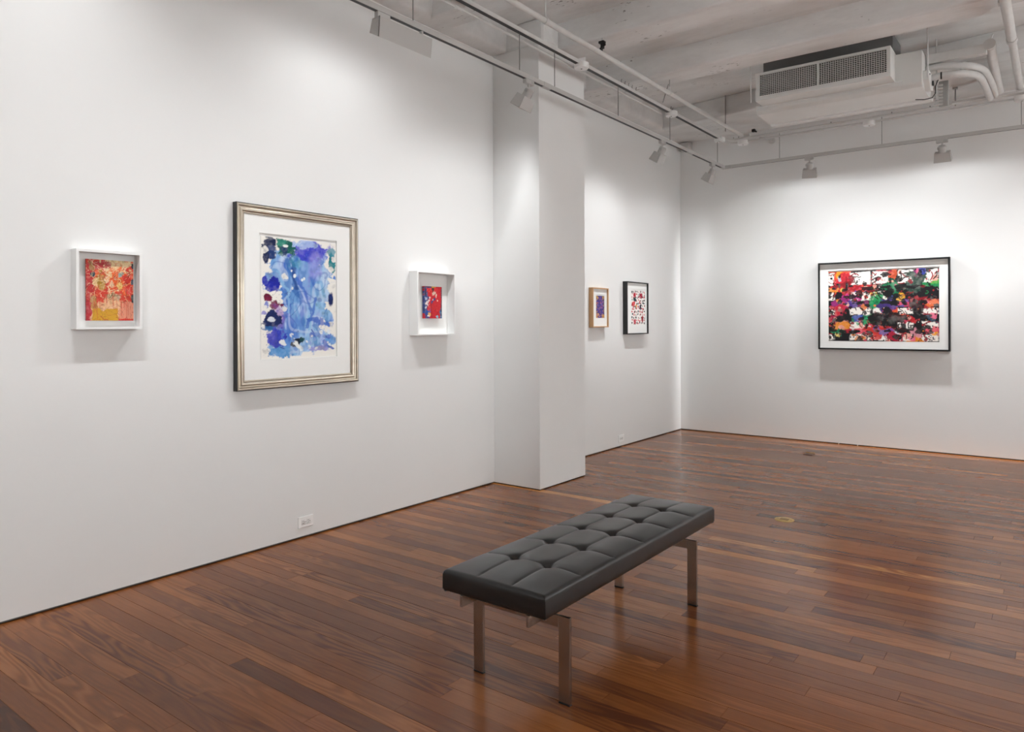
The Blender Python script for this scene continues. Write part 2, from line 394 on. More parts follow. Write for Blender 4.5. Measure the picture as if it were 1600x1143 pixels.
rim = [V[i][0] for i in range(nx + 1)] + [V[nx][j] for j in range(1, ny + 1)] + [V[i][ny] for i in range(nx - 1, -1, -1)] + [V[0][j] for j in range(ny - 1, 0, -1)]
prev = rim
for (off, z) in ((.0006, .431), (.001, .420), (.001, .398), (.001, .381), (-.0005, .374), (-.004, .369), (-.012, SZ0)):
    ring = []
    for v in rim:
        cx_, cy_ = (SX0 + SX1) / 2, (SY0 + SY1) / 2
        sx = 1 if v.co.x > cx_ else -1; sy = 1 if v.co.y > cy_ else -1
        ex = 1 if abs(v.co.x - cx_) > (SX1 - SX0) / 2 - 1e-6 else 0; ey = 1 if abs(v.co.y - cy_) > (SY1 - SY0) / 2 - 1e-6 else 0
        ring.append(mb.bm.verts.new((v.co.x + off * sx * ex, v.co.y + off * sy * ey, z)))
    n = len(ring)
    for k in range(n): mb.bm.faces.new((prev[k], prev[(k + 1) % n], ring[(k + 1) % n], ring[k]))
    prev = ring
mb.bm.faces.new(prev)
seat = mb.build('seat_cushion', LEATHER, bench, loc=BO)
seat.data.polygons.foreach_set('use_smooth', [True] * len(seat.data.polygons)); seat.data.set_sharp_from_angle(angle=math.radians(60))
mb = MB()                                               # stitched seams
for k in (1, 2):
    x = SX0 + (SX1 - SX0) * k / 3; mb.tube([(x, SY0 + .012 + (SY1 - SY0 - .024) * j / 150, seat_z(x, SY0 + .012 + (SY1 - SY0 - .024) * j / 150) - (.003 if j in (0, 150) else .0002)) for j in range(151)], .0012, 5)
for k in range(1, 6):
    y = SY0 + (SY1 - SY0) * k / 6; mb.tube([(SX0 + .012 + (SX1 - SX0 - .024) * j / 60, y, seat_z(SX0 + .012 + (SX1 - SX0 - .024) * j / 60, y) - (.003 if j in (0, 60) else .0002)) for j in range(61)], .0012, 5)
for (x, y) in ((SX0 + .001, SY0 + .001), (SX1 - .001, SY0 + .001), (SX1 - .001, SY1 - .001), (SX0 + .001, SY1 - .001)):
    mb.tube([(x + (.002 if x > 2.3 else -.002), y + (.002 if y > 3 else -.002), z) for z in (.434, .405, .375)], .0011, 5)
mb.build('seam', SEAM, seat, loc=BO)
for i in (1, 2):
    for k in range(1, 6):
        x = SX0 + (SX1 - SX0) * i / 3; y = SY0 + (SY1 - SY0) * k / 6; z = seat_z(x, y)
        mb = MB(); mb.tube([(x, y, z - .003), (x, y, z + .0015), (x, y, z + .003), (x, y, z + .0036)], [.009, .009, .006, .001], 14)
        mb.build('tuft_button', LEATHER, seat, smooth=True, loc=BO)
for x in (2.122, 2.434):
    MB().box((x, 2.055, .322), (x + .012, 3.545, .366)).build('rail', STEEL, bench, bevel=.0012, seg=1, loc=BO)
MB().box((2.10, 2.12, .358), (2.47, 3.50, .366)).build('seat_board', BLACKRUB, bench, loc=BO)
for y in (2.212, 3.366):
    t = .012
    MB().box((2.107, y, .277), (2.467, y + t, .322)).build('crossbar', STEEL, bench, bevel=.0012, seg=1, loc=BO)
    for xa in (2.057, 2.467):
        mb = MB(); mb.box((xa, y, .006), (xa + .050, y + t, .322))
        lg = mb.build('leg', STEEL, bench, bevel=.0012, seg=1, loc=BO)
        MB().box((xa + .001, y - .001, 0), (xa + .049, y + t + .001, .006)).build('foot_pad', BLACKRUB, lg, loc=BO)

# ---------------------------------------------------------------- painting by numpy into a vertex colour grid
class Cv:
    def __init__(s, w, h, base, seed):
        s.w, s.h = w, h; s.rs = np.random.RandomState(seed)
        s.v, s.u = np.meshgrid((np.arange(h) + .5) / h, (np.arange(w) + .5) / w, indexing='ij'); s.asp = h / w
        s.c = np.ones((h, w, 3)) * np.array(lin(base))
    def noise(s, sc, oct=4, sy=None):
        out = np.zeros((s.h, s.w)); amp = 1; tot = 0; sy = sc * s.asp if sy is None else sy
        for o in range(oct):
            gx = int(sc) + 2; gy = int(sy) + 2; g = s.rs.rand(gy + 1, gx + 1)
            x = s.u * (gx - 1) + s.rs.rand() * .9; y = s.v * (gy - 1) + s.rs.rand() * .9
            xi = np.minimum(x.astype(int), gx - 1); yi = np.minimum(y.astype(int), gy - 1); fx = x - xi; fy = y - yi
            fx = fx * fx * (3 - 2 * fx); fy = fy * fy * (3 - 2 * fy)
            out += amp * ((g[yi, xi] * (1 - fx) + g[yi, xi + 1] * fx) * (1 - fy) + (g[yi + 1, xi] * (1 - fx) + g[yi + 1, xi + 1] * fx) * fy)
            tot += amp; amp *= .6; sc *= 2.1; sy *= 2.1
        return out / tot
    def mix(s, m, colr): s.c = s.c * (1 - m[..., None]) + np.array(lin(colr)) * m[..., None]
    @staticmethod
    def sm(a, b, x): t = np.clip((x - a) / (b - a + 1e-9), 0, 1); return t * t * (3 - 2 * t)
    def tone(s, m, colr, var=.35, ns=12):
        """mix in a colour that varies in strength and lightness like brushed paint"""
        n = s.noise(ns, 4); k = np.clip((n - .5) * 3.2, -1, 1)[..., None] * var; c = np.array(lin(colr))
        c = np.where(k > 0, c * (1 - k * .55) + k * .55 * np.array([.9, .86, .8]), c * (1 + k * 1.3)); s.c = s.c * (1 - m[..., None]) + np.clip(c, 0, 1) * m[..., None]
    def blob(s, cx, cy, rx, ry, colr, a=1, soft=.12, amp=.9, ns=7, rot=0, var=.3):
        du = (s.u - cx); dv = (s.v - cy) * s.asp; c_, s_ = math.cos(rot), math.sin(rot)
        x = (du * c_ + dv * s_) / rx; y = (-du * s_ + dv * c_) / (ry * s.asp)
        d = np.sqrt(x * x + y * y) + amp * (s.noise(ns * 1.35, 5) - .5) * 2.6
        m = a * (1 - s.sm(1 - soft, 1 + soft, d)); s.tone(m, colr, var); return m
    def rect(s, x0, y0, x1, y1, colr, a=1, amp=.03, ns=14, soft=.008):
        n1 = (s.noise(ns) - .5) * amp * 2; n2 = (s.noise(ns) - .5) * amp * 2
        x = s.u + n1; y = s.v + n2
        m = s.sm(x0 - soft, x0 + soft, x) * (1 - s.sm(x1 - soft, x1 + soft, x)) * s.sm(y0 - soft, y0 + soft, y) * (1 - s.sm(y1 - soft, y1 + soft, y))
        s.mix(m * a, colr); return m
    def stroke(s, pts, wd, colr, a=1, amp=.01, ns=14):
        n1 = (s.noise(ns) - .5) * amp * 2; n2 = (s.noise(ns) - .5) * amp * 2
        dm = np.full((s.h, s.w), 9.)
        for (x0, y0), (x1, y1) in zip(pts, pts[1:]):
            ax, ay = x1 - x0, (y1 - y0) * s.asp; px, py = s.u + n1 - x0, (s.v + n2 - y0) * s.asp
            t = np.clip((px * ax + py * ay) / (ax * ax + ay * ay + 1e-9), 0, 1); dm = np.minimum(dm, np.hypot(px - t * ax, py - t * ay))
        s.mix(a * (1 - s.sm(wd * .7, wd * 1.25, dm)), colr)
    def specks(s, n, x0, y0, x1, y1, r0, r1, cols, a=1):
        for i in range(n):
            cx = s.rs.uniform(x0, x1); cy = s.rs.uniform(y0, y1); r = s.rs.uniform(r0, r1) * s.rs.uniform(.5, 1)
            d = np.hypot((s.u - cx) * s.rs.uniform(.7, 1.3), (s.v - cy) * s.asp)
            s.mix(a * (1 - s.sm(r * .7, r * 1.2, d)), cols[s.rs.randint(len(cols))])
    def squiggles(s, n, x0, y0, x1, y1, ln, wd, cols, a=1):
        for i in range(n):
            x = s.rs.uniform(x0, x1); y = s.rs.uniform(y0, y1); an = s.rs.uniform(0, 6.28); p = [(x, y)]
            for k in range(4):
                an += s.rs.uniform(-.9, .9); x += math.cos(an) * ln / 4; y += math.sin(an) * ln / 4 / s.asp
                p.append((min(x1, max(x0, x)), min(y1, max(y0, y))))
            s.stroke(p, wd * s.rs.uniform(.6, 1.3), cols[s.rs.randint(len(cols))], a, .004)
    def veins(s, ns, width, colr, a=1, mask=None):
        n = s.noise(ns, 2); m = a * (1 - s.sm(width * .4, width, np.abs(n - .5)))
        if mask is not None: m = m * mask
        s.mix(m, colr)

def art_red_heads():
    q = Cv(120, 160, '#cf3620', 3)
    q.blob(.65, .10, .33, .13, '#ecd09c', 1, .1, .8, 6); q.blob(.50, .2, .1, .1, '#e9cb9a', 1, .15, .8)
    q.blob(.72, .34, .26, .2, '#e8621f', 1, .2, .7, 6); q.blob(.88, .38, .10, .18, '#dd2c18', 1, .1, .6)
    q.blob(.25, .3, .14, .2, '#dc5c26', 1, .2, .7); q.blob(.08, .5, .1, .5, '#b81e28', .8, .2, .6)
    q.blob(.3, .1, .22, .06, '#b9242c', .9, .1, .9); q.blob(.30, .36, .09, .13, '#b78a2c', 1, .15, .8)
    q.blob(.1, .12, .08, .07, '#9c7a3c', .8, .1, .9); q.blob(.13, .25, .05, .035, '#123a4c', 1, .1, .7)
    q.blob(.72, .25, .05, .05, '#8ea29a', 1, .1, .9); q.blob(.7, .42, .06, .06, '#e0b25e', 1, .1, .8)
    q.blob(.55, .62, .14, .07, '#b39a72', .9, .1, .9, rot=-.4); q.blob(.2, .38, .05, .06, '#e7c58e', .9, .1)
    q.blob(.53, .42, .05, .06, '#e9c9a0', .8, .1, .9); q.blob(.42, .33, .05, .05, '#eed4ac', .8, .1, .9)
    q.blob(.45, .86, .44, .2, '#e6b184', 1, .15, .5, 5); q.blob(.16, .72, .07, .12, '#b7853e', .9, .1)
    q.rect(.14, .81, .66, 1.02, '#cf9a1e', 1, .06, 6); q.rect(.70, .68, 1.01, .97, '#df8f72', 1, .04, 7)
    q.blob(.05, .85, .07, .2, '#b92330', 1, .1, .6)
    up_ = 1 - q.sm(.58, .72, q.v); q.veins(6, .02, '#efd3a4', .8, up_); q.veins(8, .016, '#f2dcb6', .7, up_); q.veins(7, .014, '#5a1c16', .6); q.veins(5, .018, '#a81a1c', .6); q.squiggles(26, .03, .1, .97, .7, .16, .007, ['#f0d8ac', '#eccb98', '#b02a1c', '#6b5a30', '#e8a060'], .85)
    q.blob(.985, .08, .03, .05, '#16202e', 1, .1, .5); q.blob(.98, .36, .03, .05, '#1d2c48', 1, .1, .5); q.blob(.99, .62, .035, .07, '#0c0f18', 1, .1, .5)
    for i in range(16):
        x = q.rs.uniform(.05, 1); y = q.rs.uniform(.55, .7); q.stroke([(x, y), (x + .01, y + q.rs.uniform(.1, .35))], .005, ['#c5301f', '#b9452a', '#d0502e'][i % 3], .8, .004)
    return q
def art_blue():
    q = Cv(150, 235, '#ece9e2', 5)
    body = np.zeros((q.h, q.w))
    for a in [(.53, .30, .36, .26), (.58, .55, .35, .32), (.50, .75, .30, .2), (.62, .84, .32, .07), (.40, .90, .28, .08), (.25, .22, .13, .10)]:
        body = np.maximum(body, q.blob(*a, '#8cbbe4', 1, .06, .5, 6))
    q.mix(body * q.sm(.46, .60, q.noise(4, 4, 3)), '#5f8cd2'); q.mix(body * q.sm(.48, .62, q.noise(5, 4, 3)) * .85, '#bcd4ee'); q.mix(body * q.sm(.50, .64, q.noise(6, 4, 3)) * .85, '#3f6cc4')
    q.mix(body * q.sm(.50, .66, q.noise(4, 3, 3)) * .4, '#a9a2e2'); q.mix(body * q.sm(.50, .60, q.noise(7, 4, 4)) * .5, '#7fb6dd'); q.mix(body * q.sm(.55, .66, q.noise(8, 4, 4)) * .5, '#2f6ab8')
    q.veins(3, .05, '#dbe7f4', .35, body); q.veins(4, .03, '#2c5ab6', .45, body)
    for (x0, y0, x1, y1, w_, c_) in ((.34, .2, .47, .48, .04, '#1f5fae'), (.36, .15, .44, .42, .022, '#123f86'), (.62, .66, .92, .70, .03, '#2c5ac0'), (.48, .35, .66, .62, .02, '#3b68c4'), (.7, .5, .6, .75, .018, '#3b68c4'), (.22, .3, .36, .6, .02, '#88b6dd')):
        q.stroke([(x0, y0), ((x0 + x1) / 2 + .03, (y0 + y1) / 2), (x1, y1)], w_, c_, .75, .05, 6)
    q.blob(.67, .09, .22, .09, '#3338c6', .95, .25, .9); q.blob(.52, .10, .1, .06, '#4345c8', .9, .15, .9); q.blob(.72, .20, .08, .12, '#9a94e4', .6, .5, .6)
    q.blob(.62, .03, .16, .035, '#a8c0ea', .8, .15, 1)
    q.blob(.10, .05, .085, .05, '#0d1f4a', 1, .15, .8); q.blob(.13, .13, .07, .05, '#15356f', 1, .15, .8); q.blob(.07, .17, .03, .05, '#10214c', 1, .15, .8)
    q.blob(.31, .07, .12, .075, '#0b5f55', 1, .1, .8); q.blob(.30, .10, .05, .05, '#0f2f5e', .9, .2, .9); q.blob(.26, .04, .05, .03, '#2f8c7a', .9, .2, .9); q.blob(.31, .065, .03, .01, '#e6ebe6', 1, .2, .6)
    q.blob(.955, .19, .05, .09, '#17808a', 1, .12, .7); q.blob(.93, .09, .06, .03, '#3e8fa6', .8, .2, .9); q.blob(.45, .2, .07, .05, '#2e9ab4', .5, .4, .8)
    q.blob(.14, .34, .12, .07, '#5f8fce', .9, .12, .8); q.blob(.15, .39, .09, .055, '#1623a4', 1, .08, .6); q.blob(.06, .36, .03, .04, '#1a2aa6', 1, .1, .8)
    q.blob(.09, .50, .045, .025, '#7a0f3c', 1, .08, .6); q.blob(.17, .56, .085, .04, '#6c0b34', 1, .08, .7); q.blob(.22, .66, .08, .09, '#8a58b8', .65, .4, .7); q.blob(.07, .56, .03, .03, '#5c6ec4', .9, .1, .9)
    q.blob(.04, .62, .04, .02, '#8a86cc', .9, .1, .9)
    m = q.blob(.12, .70, .12, .075, '#12245e', 1, .08, .7); q.blob(.13, .68, .05, .02, '#dfe4ec', .9, .15, .9); q.blob(.12, .75, .10, .02, '#2f6fb0', .9, .15, .8)
    q.blob(.19, .84, .10, .10, '#2c35b8', .95, .15, .8); q.blob(.27, .95, .17, .05, '#5a97d2', 1, .1, .7); q.blob(.48, .86, .10, .045, '#071d38', 1, .08, .8); q.blob(.52, .85, .03, .02, '#0d4a50', .9, .2, .9)
    q.blob(.93, .49, .035, .05, '#102a6c', 1, .25, .6); q.blob(.95, .87, .1, .05, '#5f97d8', .9, .15, .9); q.blob(.72, .93, .16, .02, '#8f8cd4', .85, .2, .9)
    for i in range(34):
        x = q.rs.uniform(.25, .92); y = q.rs.uniform(.76, .93); q.blob(x, y, q.rs.uniform(.012, .05), q.rs.uniform(.004, .018), ['#eef0ee', '#e4ecf2', '#7f9bd8', '#4a68c2'][i % 4], .9, .2, 1.1, 9, rot=q.rs.uniform(.3, 1.4))
    for i in range(12): q.blob(q.rs.choice([.03, .06, .97, .93, .3]), q.rs.uniform(.05, .95), .03, .02, '#eceae4', .9, .2, 1, 9)
    for (x, y) in ((.43, .31), (.56, .33), (.39, .27), (.53, .34), (.40, .42)): q.blob(x, y, .016, .014, '#eaf1f2', .95, .2, .8)
    q.specks(90, .02, .42, .42, .66, .002, .007, ['#20225c', '#4a2a60', '#31437f'], .8); q.specks(50, .02, .7, .3, .99, .002, .006, ['#2b2f7a', '#4a5aa8'], .7); q.specks(20, .1, 0, .9, .2, .002, .005, ['#2a3a7a'], .6)
    return q
def art_red_small():
    q = Cv(110, 138, '#c41a26', 9)
    q.veins(7, .03, '#8e0f1c', .7); q.veins(11, .02, '#e0413c', .6)
    q.blob(.1, .55, .13, .5, '#263a78', 1, .1, .9); q.blob(.16, .80, .13, .16, '#1a55a8', 1, .1, .9); q.blob(.08, .2, .06, .2, '#24244a', 1, .1, .8)
    q.blob(.3, .15, .12, .1, '#d62a28', 1, .1, .9); q.blob(.25, .62, .12, .1, '#d02832', 1, .1, .9)
    q.blob(.48, .08, .07, .1, '#3a2a1c', 1, .1, .8); q.blob(.5, .015, .12, .03, '#dca52a', 1, .1, .8); q.blob(.2, .03, .2, .025, '#45356a', 1, .1, .8)
    q.blob(.95, .85, .07, .18, '#2f6f9a', 1, .12, .8); q.blob(.98, .5, .03, .4, '#3a2440', .9, .1, .7)
    q.stroke([(.4, .55), (.42, .98)], .014, '#4c0c14', .8); q.stroke([(.42, .5), (.62, .38)], .04, '#25356e', .9, .05)
    for (x, y, a, b_, c_) in ((.55, .24, .09, .06, '#ecd2bd'), (.68, .30, .03, .06, '#f0dcc8'), (.25, .45, .07, .05, '#ead8d8'), (.15, .55, .07, .06, '#f0e0dc'), (.1, .38, .05, .05, '#aebcd8'), (.3, .35, .06, .03, '#eebfb8'), (.74, .44, .03, .03, '#f0c9b0'), (.3, .88, .09, .04, '#e9b14c'), (.22, .93, .08, .02, '#e8e4dc'), (.75, .95, .07, .03, '#8fbcd0'), (.08, .66, .04, .03, '#e2e8ee'), (.5, .42, .03, .04, '#f2e6dc')): q.blob(x, y, a, b_, c_, .95, .15, 1.1, 10)
    return q
def art_purple():
    q = Cv(74, 104, '#453a86', 21)
    q.blob(.05, .1, .22, .12, '#c99a4a', 1, .15, .9); q.blob(.95, .1, .2, .1, '#c08a46', 1, .15, .9); q.blob(.03, .5, .1, .4, '#7d5e52', .8, .2, .9); q.blob(.97, .45, .1, .4, '#8f7050', .7, .2, .9)
    q.blob(.05, .93, .3, .13, '#c8a050', 1, .15, .9); q.blob(.93, .92, .22, .13, '#c79036', 1, .15, .9)
    cols = ['#2c2a6e', '#5a4aa6', '#7d62b4', '#c2566a', '#23244e', '#9c6fa8', '#d08a5a', '#35357c']
    for i in range(150): q.blob(q.rs.rand(), q.rs.rand(), q.rs.uniform(.02, .06), q.rs.uniform(.012, .04), cols[q.rs.randint(8)], .8, .15, .9, 12)
    q.specks(60, 0, .55, 1, .85, .008, .02, ['#d0607a', '#e0946c', '#2a2450'], .8)
    return q
def art_leaves():
    q = Cv(110, 150, '#f2ece8', 31)
    cols = ['#b3202f', '#c8303c', '#1c1c22', '#8e1c2c', '#23363c', '#2a2028', '#d2404c', '#14181c']
    for i in range(9):
        for j in range(12):
            x = (i + .5) / 9 + q.rs.uniform(-.03, .03); y = (j + .5) / 12 + q.rs.uniform(-.02, .02)
            q.blob(x, y, q.rs.uniform(.018, .045), q.rs.uniform(.018, .036), cols[q.rs.randint(8)], 1, .12, .8, 12, rot=q.rs.uniform(-.6, .6))
    q.blob(.72, .16, .13, .08, '#a81f3a', 1, .08, .9); q.blob(.22, .12, .10, .06, '#c62a3c', 1, .08, .9); q.blob(.25, .27, .12, .05, '#1d3a42', 1, .08, .9)
    q.blob(.15, .40, .11, .06, '#d8323c', 1, .08, .9); q.blob(.36, .46, .07, .04, '#e8a04c', 1, .15, .8); q.blob(.68, .5, .05, .1, '#2a2440', 1, .1, .9)
    q.blob(.25, .9, .08, .08, '#c0203c', 1, .08, .9); q.blob(.8, .83, .07, .09, '#a82a34', 1, .08, .9)
    return q
def art_grid():
    q = Cv(260, 176, '#121015', 41)
    xs = [(0, .06), (.21, .40), (.42, .56), (.65, .78), (.85, 1.0)]; ys = [(.02, .20), (.30, .42), (.53, .63), (.73, .82), (.90, .99)]
    blooms = [(.12, .10, .09, .12, '#e0472a'), (.14, .14, .07, .1, '#d6283a'), (.13, .26, .10, .11, '#c6222c'), (.18, .2, .06, .09, '#8e1420'), (.36, .24, .09, .1, '#b81c2a'), (.34, .28, .05, .06, '#d8351f'), (.47, .1, .07, .12, '#9e2032'), (.6, .08, .06, .08, '#c4502e'),
              (.62, .2, .10, .10, '#0a5a44'), (.58, .25, .06, .08, '#117a4c'), (.70, .25, .14, .05, '#0c3f34'), (.82, .18, .07, .14, '#12382c'), (.93, .22, .12, .045, '#17844a'), (.97, .2, .05, .04, '#4ea23c'), (.03, .30, .06, .06, '#e08a1e'), (.09, .06, .03, .05, '#ef9a24'),
              (.24, .38, .07, .06, '#c6348a'), (.11, .44, .05, .07, '#9a2a78'), (.22, .5, .08, .08, '#4c2f86'), (.10, .53, .08, .06, '#c41f3a'), (.3, .31, .05, .05, '#6a4aa0'), (.45, .42, .06, .10, '#169656'), (.46, .5, .09, .06, '#0f7044'), (.57, .5, .10, .07, '#4b3382'), (.72, .5, .09, .06, '#7c4ea8'), (.73, .49, .05, .04, '#d4486a'),
              (.34, .52, .06, .05, '#7a2256'), (.83, .46, .12, .07, '#9c1826'), (.91, .47, .06, .05, '#d23040'), (.97, .48, .05, .06, '#e4703c'), (.08, .70, .10, .08, '#c8202e'), (.05, .66, .06, .04, '#a01c44'), (.33, .7, .09, .06, '#0f6e4c'), (.36, .73, .05, .05, '#2ba568'), (.28, .66, .04, .05, '#3f56a4'), (.43, .72, .06, .08, '#8c2420'), (.63, .62, .06, .07, '#e6562e'), (.66, .68, .05, .06, '#d83a5c'), (.52, .66, .05, .05, '#5a3a86'),
              (.77, .70, .09, .05, '#c01f28'), (.95, .68, .05, .05, '#243e58'), (.13, .78, .08, .05, '#e08a2a'), (.24, .84, .10, .05, '#b42434'), (.42, .86, .10, .09, '#d2342c'), (.34, .9, .07, .07, '#e2445c'), (.3, .96, .05, .05, '#e8862a'), (.08, .9, .07, .07, '#12784e'), (.55, .86, .07, .05, '#6a4a9a'), (.66, .86, .09, .09, '#cc2a2c'), (.62, .94, .06, .06, '#b01e3a'), (.78, .96, .05, .05, '#e88a28'), (.8, .88, .05, .05, '#e49aa8'), (.93, .86, .06, .05, '#e25a6a'), (.96, .89, .03, .03, '#eea02c'), (.68, .40, .03, .05, '#ecae2c'), (.43, .28, .03, .04, '#eeb22e'), (.58, .39, .03, .03, '#2a56c0'), (.85, .05, .04, .05, '#34409c'), (.8, .06, .05, .05, '#8a2c70')]
    whites = [(x0, y0, x1, y1) for i, (x0, x1) in enumerate(xs) for j, (y0, y1) in enumerate(ys)]
    for k, b_ in enumerate(blooms):
        if k % 2 == 0: q.blob(*b_, 1, .15, 1.2, 10)
    for k, (x0, y0, x1, y1) in enumerate(whites):
        if q.rs.rand() < .1: continue
        q.rect(x0, y0, x1, y1, '#efe9e2', 1, .018, 20)
    for k, b_ in enumerate(blooms):
        if k % 2: q.blob(*b_, .97, .15, 1.2, 10)
    for (x, y) in [(b_[0], b_[1]) for b_ in blooms[::2]]:
        q.blob(x + q.rs.uniform(-.03, .03), y + q.rs.uniform(-.03, .03), q.rs.uniform(.012, .03), q.rs.uniform(.015, .035), ['#f0b4a0', '#f28a4a', '#e86a8a', '#c8d0e0', '#f0d060', '#140f14', '#140f14'][q.rs.randint(7)], .9, .15, 1.2, 14)
    for k in range(150):
        b_ = blooms[q.rs.randint(len(blooms))]; x, y = b_[0] + q.rs.normal(0, .05), b_[1] + q.rs.normal(0, .06)
        q.blob(x, y, q.rs.uniform(.008, .03), q.rs.uniform(.01, .035), [b_[4], '#120f14', '#120f14', b_[4], '#120f14', '#8a1826', '#e8a090'][q.rs.randint(7)], .95, .12, 1.2, 16)
    for k in range(46):
        gx = [.13, .48, .60, .81, .30][k % 5]; gy = [.25, .47, .68, .86, .36][(k // 5) % 5]
        q.blob(gx + q.rs.normal(0, .07), gy + q.rs.normal(0, .012), q.rs.uniform(.02, .06), q.rs.uniform(.012, .03), '#0f0d11', .95, .1, 1.2, 14, var=.05)
    for (x0, y0, x1, y1) in whites:
        q.squiggles(5, x0, y0, x1, y1, .08, .0045, ['#141214', '#141214', '#8e1a24'], .95); q.specks(9, x0, y0, x1, y1, .003, .011, ['#141214', '#141214', '#a02028'])
    q.blob(.55, .35, .05, .05, '#0f0d10', 1, .1, 1.1); q.blob(.6, .68, .09, .12, '#0f0d10', .95, .1, 1.1); q.blob(.45, .68, .05, .08, '#0f0d10', .9, .1, 1.1); q.blob(.83, .58, .06, .12, '#0f0d10', .9, .1, 1.1)
    q.specks(120, 0, 0, 1, 1, .002, .006, ['#141214', '#c02030', '#f0e8e0', '#e07a2a'], .9)
    return q

def sheet(name, q, W_, H_, T, mat, parent):
    """painted sheet in the frame's local space: x right, z up, front towards -y, centred on x; thickness T behind y=0"""
    w, h = q.w, q.h
    xs = -W_ / 2 + W_ * (np.arange(w + 1)) / w; zs = H_ / 2 - H_ * (np.arange(h + 1)) / h
    X_, Z_ = np.meshgrid(xs, zs); V = np.stack([X_.ravel(), np.zeros(X_.size), Z_.ravel()], 1)
    idx = np.arange((w + 1) * (h + 1)).reshape(h + 1, w + 1)
    F = np.stack([idx[1:, :-1].ravel(), idx[1:, 1:].ravel(), idx[:-1, 1:].ravel(), idx[:-1, :-1].ravel()], 1).tolist()
    pc = np.pad(q.c, ((0, 1), (0, 1), (0, 0)), mode='edge').reshape(-1, 3)
    n = len(V); rim = list(idx[0, :]) + list(idx[1:, -1]) + list(idx[-1, :-1][::-1]) + list(idx[1:-1, 0][::-1])
    B = V[rim].copy(); B[:, 1] = T; m = len(rim)
    for k in range(m): F.append([int(rim[k]), int(rim[(k + 1) % m]), n + (k + 1) % m, n + k])
    V = np.concatenate([V, B]); pc = np.concatenate([pc, pc[rim] * .75 + .02])
    F.append(list(range(n, n + m))[::-1])
    me = bpy.data.meshes.new(name); me.from_pydata(V.tolist(), [], F); me.materials.append(mat)
    at = me.color_attributes.new('paint', 'FLOAT_COLOR', 'POINT'); at.data.foreach_set('color', np.concatenate([pc, np.ones((len(pc), 1))], 1).astype(np.float32).ravel())
    o = bpy.data.objects.new(name, me); C.objects.link(o); o.parent = parent
    return o
def moulding(prof, W_, H_, name, mat, parent, smooth=False):
    """mitred frame: prof = closed list of (inward offset, forward height)"""
    mb = MB(); rings = []
    for sx, sz in ((-1, -1), (1, -1), (1, 1), (-1, 1)):
        rings.append([mb.bm.verts.new((sx * (W_ / 2 - o_), -h_, sz * (H_ / 2 - o_))) for o_, h_ in prof])
    n = len(prof)
    for k in range(4):
        a, b = rings[k], rings[(k + 1) % 4]
        for i in range(n): mb.bm.faces.new((a[i], a[(i + 1) % n], b[(i + 1) % n], b[i]))
    return mb.build(name, mat, parent, smooth=smooth)
def place(o, wall, c, z):
    if wall == 'L': o.location = (.001, c, z); o.rotation_euler = (0, 0, math.pi / 2)      # local -y -> +x
    else: o.location = (c, D - .001, z); o.rotation_euler = (0, 0, 0)
def window_mat(W_, H_, ox0, oz0, ox1, oz1, y, T, parent):
    mb = MB()
    mb.box((-W_ / 2, y, -H_ / 2), (ox0, y + T, H_ / 2)); mb.box((ox1, y, -H_ / 2), (W_ / 2, y + T, H_ / 2))
    mb.box((ox0, y, -H_ / 2), (ox1, y + T, oz0)); mb.box((ox0, y, oz1), (ox1, y + T, H_ / 2))
    return mb.build('mat_board', MATBOARD, parent)

def shadow_box(label, c, z, W_, H_, d, fwid, q, aw, ah, acx, acz, thick, recess):
    t = thing('shadow_box_frame', label, 'painting', group='framed pictures on the gallery walls')
    moulding([(0, 0), (0, d), (fwid, d), (fwid, 0)], W_, H_, 'frame', SHADOWBOX, t)
    MB().box((-W_ / 2 + fwid, -.006, -H_ / 2 + fwid), (W_ / 2 - fwid, -.001, H_ / 2 - fwid)).build('backing', PAPERBACK, t)
    s = sheet('painted_panel', q, aw, ah, thick, OILPAINT, t); s.location = (acx, -recess, acz)
    MB().box((acx - aw / 2 + .02, -(recess - thick), acz - ah / 2 + .02), (acx + aw / 2 - .02, -.006, acz + ah / 2 - .02)).build('mounting_block', PAPERBACK, t)
    place(t, 'L', c, z); return t
shadow_box('small orange and red abstract painting in a white box frame, leftmost on the left wall', 1.692, 1.576, .322, .402, .064, .013, art_red_heads(), .232, .312, .013, -.001, .010, .033)
shadow_box('tiny crimson abstract panel deep inside a white box frame right of the silver frame', 4.104, 1.552, .430, .490, .086, .011, art_red_small(), .197, .249, .010, .010, .022, .036)

# large blue watercolour in a stepped silver frame
t = thing('silver_framed_watercolour', 'large blue abstract watercolour with wide white mat in a stepped silver frame', 'painting', group='framed pictures on the gallery walls')
W_, H_ = .937, 1.134
moulding([(.0, .0), (.0, .036), (.004, .036), (.004, .0)], W_, H_, 'frame_side', BLACKFRAME, t)['label'] = 'black outer edge'
pr = [(.004, .002), (.004, .037), (.0055, .041), (.010, .0425), (.0145, .041), (.016, .037), (.018, .031), (.022, .0275), (.027, .027), (.029, .031), (.033, .0335), (.039, .034), (.044, .0325), (.047, .029), (.050, .0255), (.053, .027), (.057, .027), (.060, .024), (.062, .018), (.062, .002)]
moulding(pr, W_, H_, 'frame_moulding', SILVER, t, smooth=True)
Yc, Zc = 2.888, 1.563
ox0, ox1, oz0, oz1 = 2.586 - Yc, 3.183 - Yc, 1.176 - Zc, 1.961 - Zc
window_mat(W_ - .124, H_ - .124, ox0, oz0, ox1, oz1, -.019, .006, t)
MB().box((-W_ / 2 + .062, -.011, -H_ / 2 + .062), (W_ / 2 - .062, -.002, H_ / 2 - .062)).build('backing', MATBOARD, t)
s = sheet('watercolour', art_blue(), .578, .764, .0015, WATERCOLOUR, t); s.location = (2.889 - Yc, -.0128, 1.561 - Zc)
